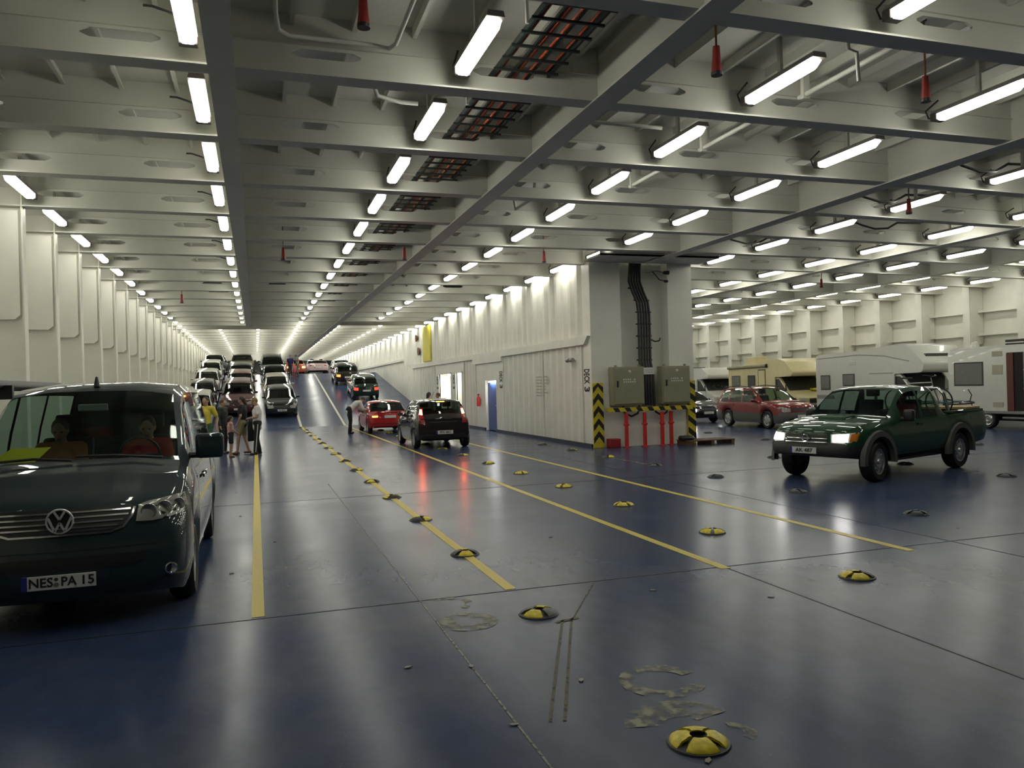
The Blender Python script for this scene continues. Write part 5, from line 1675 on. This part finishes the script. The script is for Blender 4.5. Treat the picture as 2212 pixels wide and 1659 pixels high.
tag(obj('red_box', mesh_of(bm, 'red_box', bevel=.02), mat('red_dark', (.30, .02, .02), .5)), 'low red box on the floor beside the chevron board', 'box')
t = thing('pallet', 'low wooden pallet lying at the outer foot of the casing', 'pallet', (12.42, YC - .62, 0), math.radians(2))
WOOD = mat('old_wood', (.13, .075, .035), .7, var=.3, scale=10)
for k in range(4):
    bm = bmesh.new(); box(bm, -.75, .75, -.38 + k * .20, -.24 + k * .20, .12, .145); obj('plank', bm, WOOD, t)
for x in (-.68, 0, .68):
    bm = bmesh.new(); box(bm, x - .05, x + .05, -.38, .36, .0, .12); obj('bearer', bm, WOOD, t)
bm = bmesh.new(); lathe(bm, [(.10, 0), (.22, 0), (.24, .06), (.20, .12), (.10, .12), (.10, 0)], 18, 'Z')
tag(obj('cable_coil', mesh_of(bm, 'cable_coil', 50), BLACKP, None, (11.80, YC - .60, .146)), 'coil of black cable lying on the pallet', 'coil')

# ================================================================== ON THE FLANK OF THE CASING
def wall_sign(y, z, word, num, size, label, m=INK):
    t = thing('wall_sign', label, 'sign', (XI0 - .012, y, z))
    R_ = (math.pi / 2, math.pi / 2, math.pi / 2 * -1)
    o = obj('lettering', text_mesh(word, size, m, bold=.035), None, t); o.rotation_euler = (0, 0, 0)
    vx = [v.co.x for v in o.data.vertices]; k = .44 / (max(vx) - min(vx))
    o.matrix_local = Matrix(((0, 0, -1, 0), (0, -1, 0, 0), (-k, 0, 0, .0), (0, 0, 0, 1)))
    o2 = obj('numeral', text_mesh(num, size, m, bold=.035), None, t)
    o2.matrix_local = Matrix(((0, 0, -1, 0), (0, -1, 0, 0), (-.7, 0, 0, -.38), (0, 0, 0, 1)))
    bm = bmesh.new(); box(bm, .003, .012, -size * .45, size * .45, -.50, .28); obj('backing', bm, WHITE, t)
wall_sign(20.98, 2.06, 'DECK', '3', .50, 'black upright lettering on the casing by the chevron board')
wall_sign(29.35, 2.20, 'DECK', '3', .50, 'black upright lettering right of the blue door')
wall_sign(37.08, 2.20, 'DECK', '3', .50, 'black upright lettering between the two bright doorways')
wall_sign(40.6, 2.20, 'DECK', '3', .50, 'black upright lettering beyond the wide bright doorway')
t = thing('wall_notice', 'faint block of grey lettering painted on the corrugated casing', 'notice', (XI0 - .008, 24.6, 1.76))
for k in range(7):
    L_ = random.uniform(.75, 1.25)
    bm = bmesh.new(); box(bm, 0, .006, .7 - L_, .7, .33 - k * .105, .37 - k * .105); obj('text_line', bm, mat('faint_ink', (.45, .44, .38), .6), t)
t = thing('wall_lamp', 'small twin floodlight bracket on the casing flank above the notice', 'lamp', (XI0, 21.95, 2.55))
for y in (-.18, .12):
    bm = bmesh.new(); lathe(bm, [(0, -.06), (.06, -.05), (.075, .08), (0, .06)], 12, 'Y', (-.12, y, .02)); obj('lamp_head', mesh_of(bm, 'lamp_head', 40), GREYM, t)
bm = bmesh.new(); tube(bm, [(.06, 0, 0), (-.10, -.2, .02), (-.10, .15, .02)], .015, 6); obj('bracket', bm, GREYM, t)
bm = bmesh.new(); box(bm, XI0 - .08, XI0 - .002, 41.95, 43.9, 3.30, 5.28)
tag(obj('yellow_panel', mesh_of(bm, 'yellow_panel', bevel=.02), mat('panel_yellow', (.72, .62, .03), .5)), 'tall bright yellow panel high on the casing wall', 'panel')
for y, z, r, lab in ((45.6, 4.75, .20, 'upper dark red hose reel on the casing wall beside the yellow panel'), (45.0, 3.95, .24, 'lower dark red hose reel on the casing wall beside the yellow panel')):
    t = thing('hose_reel', lab, 'hose reel', (XI0 - .02, y, z))
    bm = bmesh.new(); lathe(bm, [(.05, -.10), (r, -.12), (r, -.08), (.06, -.07), (.06, .02), (0, .02)], 18, 'X'); obj('drum', mesh_of(bm, 'drum', 40), mat('reel_red', (.18, .05, .03), .5), t)
    bm = bmesh.new(); lathe(bm, [(.08, -.075), (r * .85, -.075), (r * .85, -.02), (.08, -.02), (.08, -.075)], 18, 'X'); obj('hose', mesh_of(bm, 'hose', 40), mat('hose_brown', (.10, .06, .04), .7), t)
t = thing('fire_extinguisher', 'small red fire extinguisher on the wall left of the blue door', 'extinguisher', (XI0 - .10, 32.35, 1.0))
bm = bmesh.new(); lathe(bm, [(0, 0), (.075, 0), (.08, .05), (.08, .36), (.03, .43), (.03, .47), (0, .47)], 14); obj('bottle', mesh_of(bm, 'bottle', 40), REDP, t)
bm = bmesh.new(); box(bm, -.03, .03, -.05, .05, .47, .52); obj('valve', bm, BLACKP, t)
bm = bmesh.new(); box(bm, .06, .11, -.05, .05, .1, .3); obj('wall_hook', bm, GREYM, t)

# ================================================================== LASHING POTS
YP2 = mat('pot_yellow', (.75, .60, .03), .45, var=.25, scale=25)
DKP = mat('pot_dark', (.020, .022, .022), .5, var=.2)
GYP = mat('pot_grey', (.09, .10, .10), .5, var=.2)
def pot_meshes():
    bm = bmesh.new()
    lathe(bm, [(.165, 0), (.160, .012), (.13, .025), (.06, .03), (0, .03)], 24); base = mesh_of(bm, 'base', 40)
    bm = bmesh.new()
    a0, a1 = .10, math.pi * 2 / 4 - .26
    n = 6
    prof = [(.150, .012), (.148, .024), (.118, .055), (.065, .076), (.045, .070), (.050, .056), (.105, .040), (.135, .014)]
    rings = []
    for k in range(n + 1):
        t = a0 + (a1 - a0) * k / n
        rings.append([bm.verts.new((r * math.cos(t), r * math.sin(t), z)) for r, z in prof])
    m = len(prof)
    for A, B in zip(rings, rings[1:]):
        for i in range(m): bm.faces.new((A[i], A[(i + 1) % m], B[(i + 1) % m], B[i]))
    bm.faces.new(rings[0]); bm.faces.new(rings[-1][::-1])
    petal = mesh_of(bm, 'petal', 40)
    return base, petal
ME_BASE, ME_PET = pot_meshes()
ME_BASE.materials.append(DKP)
ME_PETS = {}
for k, m in (('y', YP2), ('d', DKP), ('g', GYP)):
    p = ME_PET.copy(); p.materials.append(m); ME_PETS[k] = p
def pot(x, y, scheme, label, group, rz):
    t = thing('lashing_pot', label, 'lashing pot', (x, y, deck_z(y) + .001), rz, group)
    t.scale = (1, 1, .68)
    obj('base', ME_BASE, None, t)
    for k in range(4):
        obj('petal', ME_PETS[scheme[k % len(scheme)]], None, t, (0, 0, 0), (0, 0, k * math.pi / 2))
G = 'lashing pots set in the deck'
for i in range(0, 16):
    y = 3.56 + 2.46 * i
    if y > R0 - 1: break
    if i == 0: pot(2.12, y, 'y', 'bright yellow lashing pot beside a grey scuffed patch, off the end of the lane line', G, .5)
    elif i == 1: pot(2.14, y, 'ygyg', 'dark lashing pot with two worn yellow edges just before the lane line end', G, .15)
    else: pot(2.165, y, 'dydy', ORD[i - 2] + ' dark lashing pot with yellow edges along the second lane line from its end', 'lashing pots on the second lane line', .3 + i)
for i in range(0, 14):
    y = 5.95 + 2.43 * i
    if y < 38: pot(5.26, y, 'yyyd', ORD[i] + ' yellow lashing pot between the third and fourth lane lines from the open deck', 'lashing pots between the lane lines', .4 + i * .7)
for i in range(0, 7):
    y = 8.30 + 2.40 * i
    sch = 'g' if i < 4 else 'y'
    pot(8.33, y, 'gddd' if i < 4 else 'yydd', 'dark grey lashing pot in front of the casing corner' if i < 4 else 'yellowish lashing pot along the foot of the casing', 'lashing pots in front of the casing' if i < 4 else 'lashing pots along the casing', .2 + i)
for x, y in ((12.7, 10.6), (12.8, 13.0), (11.5, 15.6), (14.6, 15.3), (14.7, 17.7), (14.6, 20.2), (17.6, 13.2), (17.7, 15.6), (15.0, 24.0)):
    pot(x, y, 'dddg', 'black lashing pot on the open deck around the pickup', 'black lashing pots by the pickup', x + y)
# litter specks on the deck
for k, (x, y) in enumerate(((.9, 5.2), (1.33, 5.05), (1.33, 4.12), (1.9, 4.6), (3.3, 6.3), (-.30, 8.6), (-.25, 12.5), (-.36, 15.5), (-.2, 18.3), (4.1, 5.7), (2.05, 3.35), (.2, 10.2), (3.4, 9.0))):
    bm = bmesh.new(); prism(bm, [(0, 0), (.035, .008), (.05, .03), (.02, .035), (-.005, .02)], 0, .004, 'Z')
    tag(obj('paper_scrap', bm, mat('scrap_grey', (.30, .29, .25), .7), None, (x, y, .0035), (0, 0, k * 1.3)), 'tiny pale scrap lying on the blue deck', 'scrap', 'scraps on the deck')
# ================================================================== PEOPLE
def blob_mesh(prims, voxel, name, cut=None, smooth_it=4):
    """Union of tapered capsules and ellipsoids, remeshed into one continuous skin."""
    bm = bmesh.new()
    for p in prims:
        if p[0] == 'c':
            a, b, ra, rb = Vector(p[1]), Vector(p[2]), p[3], p[4]
            d = (b - a)
            if d.length < 1e-6: continue
            d.normalize()
            pts, rs = [], []
            for k in (-.98, -.75, -.4): pts.append(a + d * ra * k); rs.append(ra * math.sqrt(1 - k * k))
            pts.append(a); rs.append(ra); pts.append(b); rs.append(rb)
            for k in (.4, .75, .98): pts.append(b + d * rb * k); rs.append(rb * math.sqrt(1 - k * k))
            tube(bm, pts, rs, 12)
        else:
            c, r = Vector(p[1]), p[2]
            M_ = Matrix.Translation(c) @ (p[3] if len(p) > 3 else Matrix.Identity(4)) @ Matrix.Diagonal((*r, 1))
            bmesh.ops.create_uvsphere(bm, u_segments=14, v_segments=10, radius=1.0, matrix=M_)
    me = bpy.data.meshes.new(name)
    bm.to_mesh(me); bm.free()
    o = bpy.data.objects.new(name, me); COL.objects.link(o)
    m = o.modifiers.new('r', 'REMESH'); m.mode = 'VOXEL'; m.voxel_size = voxel
    s = o.modifiers.new('s', 'SMOOTH'); s.iterations = smooth_it; s.factor = .5
    dg = bpy.context.evaluated_depsgraph_get()
    out = bpy.data.meshes.new_from_object(o.evaluated_get(dg))
    bpy.data.objects.remove(o); bpy.data.meshes.remove(me)
    if cut:
        bm = bmesh.new(); bm.from_mesh(out)
        for co, no in cut:
            bmesh.ops.bisect_plane(bm, geom=bm.verts[:] + bm.edges[:] + bm.faces[:], plane_co=co, plane_no=no, clear_outer=True)
        bm.to_mesh(out); bm.free()
    for p in out.polygons: p.use_smooth = True
    out.name = name
    return out
SKIN = mat('skin', (.46, .27, .18), .55, var=.06)
def person(label, loc, rz, J=None, h=1.72, hair=(.05, .03, .02), hairlen=0, top=((.7, .7, .68), 'short'), legs=((.02, .02, .02), 'long'), shoe=(.05, .05, .05), child=False, voxel=.014, lower=True, skin=None, stripe=None, group=None):
    """Joints are for a 1.72 m adult facing +y; J overrides any of them."""
    t = thing('person', label, 'person', loc, rz, group)
    k = h / 1.72
    j = dict(pel=(0, 0, .95), waist=(0, 0, 1.10), chest=(0, 0, 1.29), neck=(0, -.01, 1.47), head=(0, .015, 1.60),
             shl=(-.175, 0, 1.41), shr=(.175, 0, 1.41), ell=(-.235, -.02, 1.13), elr=(.235, -.02, 1.13), hal=(-.25, .06, .89), har=(.25, .06, .89),
             hil=(-.085, 0, .92), hir=(.085, 0, .92), knl=(-.095, .02, .50), knr=(.095, .02, .50), anl=(-.10, -.02, .085), anr=(.10, -.02, .085))
    j.update(J or {})
    j = {a: Vector(b) * k for a, b in j.items()}
    hs = k * (1.12 if child else 1.0)
    q = lambda r: r * k
    hd = j['head']; fdir = (hd - j['neck']); fdir.normalize()
    # head frame: up along the neck, forward = +y made square to it
    up_ = fdir if fdir.z > .2 else Vector((0, .25, .97)).normalized()
    fy = Vector((0, 1, 0)) if 'look' not in (J or {}) else Vector(J['look'])
    fy = (fy - up_ * fy.dot(up_)).normalized(); fx = fy.cross(up_)
    HM = Matrix(((fx.x, fy.x, up_.x, 0), (fx.y, fy.y, up_.y, 0), (fx.z, fy.z, up_.z, 0), (0, 0, 0, 1)))
    def H(x, y, z): return hd + fx * x * hs + fy * y * hs + up_ * z * hs
    body = [('e', tuple(hd + up_ * .02 * hs), (.075 * hs, .093 * hs, .105 * hs), HM), ('e', tuple(H(0, .02, -.055)), (.055 * hs, .065 * hs, .06 * hs), HM),
            ('c', tuple(j['neck'] - Vector((0, 0, .02))), tuple(hd - up_ * .06 * hs), q(.055), q(.052)),
            ('e', tuple(H(0, .098, -.012)), (.013 * hs, .02 * hs, .024 * hs), HM), ('e', tuple(H(.078, 0, 0)), (.012 * hs, .022 * hs, .03 * hs), HM), ('e', tuple(H(-.078, 0, 0)), (.012 * hs, .022 * hs, .03 * hs), HM),
            ('c', j['waist'], j['chest'], q(.11), q(.125)), ('c', j['pel'], j['waist'], q(.12), q(.11)), ('c', j['shl'], j['shr'], q(.062), q(.062)), ('c', j['chest'], j['neck'], q(.11), q(.06))]
    for a in 'lr':
        sh, el, ha = j['sh' + a], j['el' + a], j['ha' + a]
        body += [('c', sh, el, q(.047), q(.038)), ('c', el, ha, q(.038), q(.026))]
        d = (ha - el).normalized()
        s_ = d.orthogonal().normalized() if abs(d.x) > .9 else (Vector((1, 0, 0)) - d * d.x).normalized()
        u_ = d.cross(s_)
        palm = ha + d * q(.05)
        body.append(('c', ha, palm, q(.028), q(.030)))
        for n, (off, ln) in enumerate(((-.030, .062), (-.010, .075), (.010, .070), (.028, .055))):
            b0 = palm + s_ * q(off) + d * q(.015); b1 = b0 + d * q(ln * .55); b2 = b1 + (d * .75 + u_ * .45 * (1 if a == 'l' else -1)) * q(ln * .5)
            body += [('c', b0, b1, q(.0095), q(.009)), ('c', b1, b2, q(.009), q(.008))]
        th = ha + d * q(.02) + s_ * q(.026 if a == 'l' else -.026)
        body.append(('c', th, th + (d * .7 + s_ * (.7 if a == 'l' else -.7)) * q(.055), q(.011), q(.009)))
        if lower:
            body += [('c', j['hi' + a], j['kn' + a], q(.082), q(.056)), ('c', j['kn' + a], j['an' + a], q(.054), q(.036)), ('c', j['an' + a], j['an' + a] + Vector((0, q(.13), -q(.045))), q(.036), q(.030))]
    sk = skin or SKIN
    obj('body', blob_mesh(body, voxel * k, 'body'), sk, t)
    # clothes
    tc, tstyle = top
    g = q(.014)
    sp = [('c', j['waist'], j['chest'], q(.11) + g * 1.4, q(.125) + g * 1.4), ('c', j['pel'] + Vector((0, 0, q(-.03 if tstyle != 'long_hem' else -.12))), j['waist'], q(.125) + g, q(.112) + g * 1.4), ('c', j['shl'], j['shr'], q(.062) + g, q(.062) + g), ('c', j['chest'], j['chest'] * .35 + j['neck'] * .65, q(.118) + g, q(.075) + g)]
    for a in 'lr':
        if tstyle == 'none': continue
        f = 1.0 if tstyle == 'sleeve' else (.0 if tstyle == 'tank' else .62)
        if f:
            sh, el, ha = j['sh' + a], j['el' + a], j['ha' + a]
            sp.append(('c', sh, sh + (el - sh) * f, q(.052) + g, q(.050) + g))
            if f == 1.0: sp.append(('c', el, el + (ha - el) * .85, q(.046) + g, q(.034) + g))
    if tstyle != 'none':
        obj('shirt', blob_mesh(sp, voxel * k, 'shirt'), mat('cloth_%02x%02x%02x' % tuple(int(255 * c) for c in tc), tc, .8, var=.08, scale=14), t)
    if lower:
        lc, lstyle = legs
        lp = [('c', j['pel'] + Vector((q(-.03), 0, 0)), j['pel'] + Vector((q(.03), 0, q(.04))), q(.125) + g * .8, q(.12) + g * .8)]
        f = {'long': 1.0, 'shorts': .72, 'skirt': .8}[lstyle]
        for a in 'lr':
            hi, kn, an = j['hi' + a], j['kn' + a], j['an' + a]
            lp.append(('c', hi, hi + (kn - hi) * min(1, f * 1.0), q(.084) + g, q(.066) + g))
            if lstyle == 'long': lp.append(('c', kn, kn + (an - kn) * .96, q(.060) + g, q(.052) + g))
        nm = {'long': 'trousers', 'shorts': 'shorts', 'skirt': 'skirt'}[lstyle]
        lm = mat('cloth_%02x%02x%02x' % tuple(int(255 * c) for c in lc), lc, .8, var=.08, scale=14)
        tr = obj(nm, blob_mesh(lp, voxel * k, nm), lm, t)
        if stripe:
            for a, sd in (('l', -1), ('r', 1)):
                hi, kn, an = j['hi' + a], j['kn' + a], j['an' + a]
                bm = bmesh.new(); o_ = Vector((sd * q(.088), 0, 0)); tube(bm, [hi + o_ * 1.15, kn + o_ * .84, an + o_ * .74], q(.013), 6); obj('trouser_stripe', bm, mat('stripe_white', stripe, .8), tr)
        for a in 'lr':
            an = j['an' + a]
            bm_ = blob_mesh([('c', an + Vector((0, q(-.03), q(-.04))), an + Vector((0, q(.13), q(-.05))), q(.045), q(.036))], .010, 'shoe', [(Vector((0, 0, an.z - q(.084))), Vector((0, 0, -1)))])
            obj('shoe', bm_, mat('shoe_%02x%02x' % (int(255 * shoe[0]), int(255 * shoe[2])), shoe, .6), t)
    hp = [('e', tuple(H(0, -.018, .035)), (.084 * hs, .098 * hs, .10 * hs), HM)]
    if hairlen: hp += [('c', tuple(H(0, -.06, .02)), tuple(H(0, -.075, -hairlen)), .075 * hs, .05 * hs)]
    cuts = None
    hm = blob_mesh(hp, .011, 'hair', None, 2)
    bm = bmesh.new(); bm.from_mesh(hm)
    bmesh.ops.bisect_plane(bm, geom=bm.verts[:] + bm.edges[:] + bm.faces[:], plane_co=H(0, .062, .03), plane_no=(fy * .8 - up_ * .5).normalized(), clear_outer=True)
    bm.to_mesh(hm); bm.free()
    obj('hair', hm, mat('hair_%02x%02x' % (int(255 * hair[0]), int(255 * hair[1])), hair, .6, var=.25, scale=30), t)
    for sd in (-1, 1):
        bm = bmesh.new(); bmesh.ops.create_uvsphere(bm, u_segments=8, v_segments=6, radius=.010 * hs, matrix=Matrix.Translation(H(sd * .032, .086, .015))); obj('eye', bm, INK, t)
    bm = bmesh.new(); bmesh.ops.create_uvsphere(bm, u_segments=8, v_segments=6, radius=1, matrix=Matrix.Translation(H(0, .082, -.062)) @ HM @ Matrix.Diagonal((.022 * hs, .008 * hs, .006 * hs, 1))); obj('mouth', bm, mat('lips', (.30, .10, .08), .5), t)
    return t
R_ = math.radians
# the group beside the parked files (heading: +y local is the way they face; rz=90 deg faces -X)
person('person in a long white top and dark track trousers looking down at their hands', (.02, 24.6, 0), R_(95), dict(
    head=(0, .06, 1.585), look=(0, .8, -.55), ell=(-.24, .02, 1.14), hal=(-.10, .22, 1.10), elr=(.24, .02, 1.14), har=(.10, .22, 1.10), knl=(-.09, .04, .5), anr=(.11, -.06, .085), anl=(-.10, .08, .085)),
    h=1.70, hair=(.23, .15, .06), top=((.74, .73, .69), 'long_hem'), legs=((.012, .014, .014), 'long'), shoe=(.03, .03, .03), stripe=(.7, .7, .68))
person('person in a black top and khaki shorts carrying a dark jacket', (-.40, 25.0, 0), R_(70), dict(
    ell=(-.24, -.04, 1.14), hal=(-.22, .08, .90), elr=(.25, .0, 1.14), har=(.20, .14, .93), knl=(-.09, .10, .5), anl=(-.10, .14, .085), knr=(.09, -.02, .5), anr=(.1, -.14, .10)),
    h=1.74, hair=(.04, .025, .015), hairlen=.10, top=((.014, .014, .014), 'short'), legs=((.30, .27, .13), 'shorts'), shoe=(.12, .07, .04))
person('small child with dark hair in a pink top and dark shorts', (-.72, 24.1, 0), R_(-75), dict(
    ell=(-.22, .03, 1.16), hal=(-.14, .22, 1.02), elr=(.22, .03, 1.16), har=(.14, .22, 1.02)),
    h=1.18, hair=(.012, .012, .014), hairlen=.08, top=((.62, .36, .33), 'tank'), legs=((.012, .016, .022), 'shorts'), shoe=(.25, .12, .08), child=True)
person('person in a yellow shirt walking beyond the van mirror', (-1.30, 22.9, 0), R_(160), dict(
    ell=(-.26, -.10, 1.15), hal=(-.28, .02, .92), elr=(.25, .06, 1.14), har=(.25, .18, .95), knl=(-.09, .14, .50), anl=(-.10, .10, .09), anr=(.1, -.20, .12)),
    h=1.76, hair=(.05, .03, .02), top=((.66, .55, .06), 'short'), legs=((.03, .10, .05), 'shorts'), shoe=(.1, .1, .1))
person('person in dark clothes standing behind the child', (-.98, 25.6, 0), R_(-120), dict(), h=1.66, hair=(.10, .06, .03), top=((.03, .035, .03), 'sleeve'), legs=((.02, .02, .025), 'long'))
# jacket over the arm and bag of the khaki person
t = thing('jacket', 'dark jacket hanging from the arm of the person in khaki shorts', 'jacket', (-.17, 24.87, .38))
bm = bmesh.new(); prism(bm, rounded([(-.10, 0), (.10, .02), (.14, .55), (.06, .62), (-.08, .60)], .04), -.05, .05, 'Y'); obj('cloth', mesh_of(bm, 'cloth', bevel=.015, smooth=50), mat('jacket_black', (.012, .012, .013), .8), t)
bm = bmesh.new(); tube(bm, [(-.06, 0, .58), (-.02, 0, .66), (.04, 0, .60)], .012, 6); obj('collar_loop', bm, mat('jacket_black', (.012, .012, .013), .8), t)
# the man bending to the red coupe
person('person in a white shirt and black trousers bending down to the red coupe', (3.84, 33.6, 0), R_(-80), dict(
    pel=(0, -.12, .95), waist=(0, .02, 1.08), chest=(0, .20, 1.20), neck=(0, .36, 1.29), head=(0, .46, 1.35), look=(0, .9, -.2), shl=(-.175, .30, 1.25), shr=(.175, .30, 1.25),
    ell=(-.22, .38, 1.0), hal=(-.18, .58, .92), elr=(.22, .40, .98), har=(.16, .60, .93), hil=(-.085, -.12, .92), hir=(.085, -.12, .92), knl=(-.095, -.05, .50), knr=(.095, -.10, .50), anl=(-.10, -.06, .085), anr=(.11, -.16, .085)),
    h=1.78, hair=(.05, .03, .02), top=((.72, .71, .66), 'sleeve'), legs=((.010, .010, .012), 'long'), shoe=(.02, .02, .02))
# two people standing beyond the black hatchback
person('person in a pale top with dark tied hair standing by the bright doorway', (6.62, 31.1, 0), R_(-60), dict(), h=1.66, hair=(.02, .016, .012), hairlen=.16, top=((.52, .50, .42), 'short'), legs=((.05, .05, .06), 'long'))
person('person with short brown hair in a dark top beside the person with tied hair', (7.05, 31.3, 0), R_(75), dict(), h=1.62, hair=(.09, .05, .02), top=((.045, .045, .04), 'short'), legs=((.03, .03, .05), 'long'))
# people at the head of the ramp
for x, y, a, hc, tcol, lcol, lab in ((2.52, 61.2, 170, (.03, .02, .02), (.02, .022, .10), (.05, .05, .06), 'person in a dark blue top at the head of the ramp'),
                                     (3.05, 61.6, 100, (.10, .07, .03), (.16, .17, .16), (.10, .09, .06), 'person in a grey top stooping at the head of the ramp'),
                                     (2.75, 59.6, 200, (.06, .04, .03), (.45, .14, .14), (.2, .05, .06), 'person in reddish clothes lower on the ramp edge')):
    person(lab, (x, y, deck_z(y)), R_(a), dict(head=(0, .08, 1.58)) if 'stoop' in lab else dict(), h=1.65 if 'lower' not in lab else 1.2, hair=hc, top=(tcol, 'short'), legs=(lcol, 'long'), voxel=.02)
# driver and passenger of the van
def seated(lab, x, tcol, hairc, extra, car=van, s=2.08, z=.30, skin=None):
    J_ = dict(pel=(0, 0, .60), waist=(0, -.04, .74), chest=(0, -.09, .92), neck=(0, -.10, 1.10), head=(0, -.06, 1.235), shl=(-.175, -.09, 1.05), shr=(.175, -.09, 1.05),
              hil=(-.085, .02, .56), hir=(.085, .02, .56), knl=(-.10, .42, .58), knr=(.10, .42, .58), anl=(-.10, .50, .20), anr=(.10, .50, .20), ell=(-.23, .04, .82), elr=(.23, .04, .82), hal=(-.12, .28, .86), har=(.12, .28, .86))
    J_.update(extra)
    p = rel(car.t, x, car.y(s), z)
    return person(lab, p, car.t.rotation_euler.z, J_, h=1.70, hair=hairc, top=(tcol, 'short'), legs=((.03, .03, .05), 'long'), voxel=.016, skin=skin)
seated('driver of the van in a red top seen through the windshield', -.40, (.50, .03, .03), (.06, .03, .02), dict(hal=(-.12, .36, .92), har=(.12, .36, .92)))
seated('passenger of the van in an orange top seen through the windshield', .42, (.45, .16, .05), (.10, .05, .02), dict())
seated('driver of the pickup in a dark red top behind the wheel', -.37, (.16, .03, .03), (.05, .03, .02), dict(), car=pk, s=2.62, z=.20)
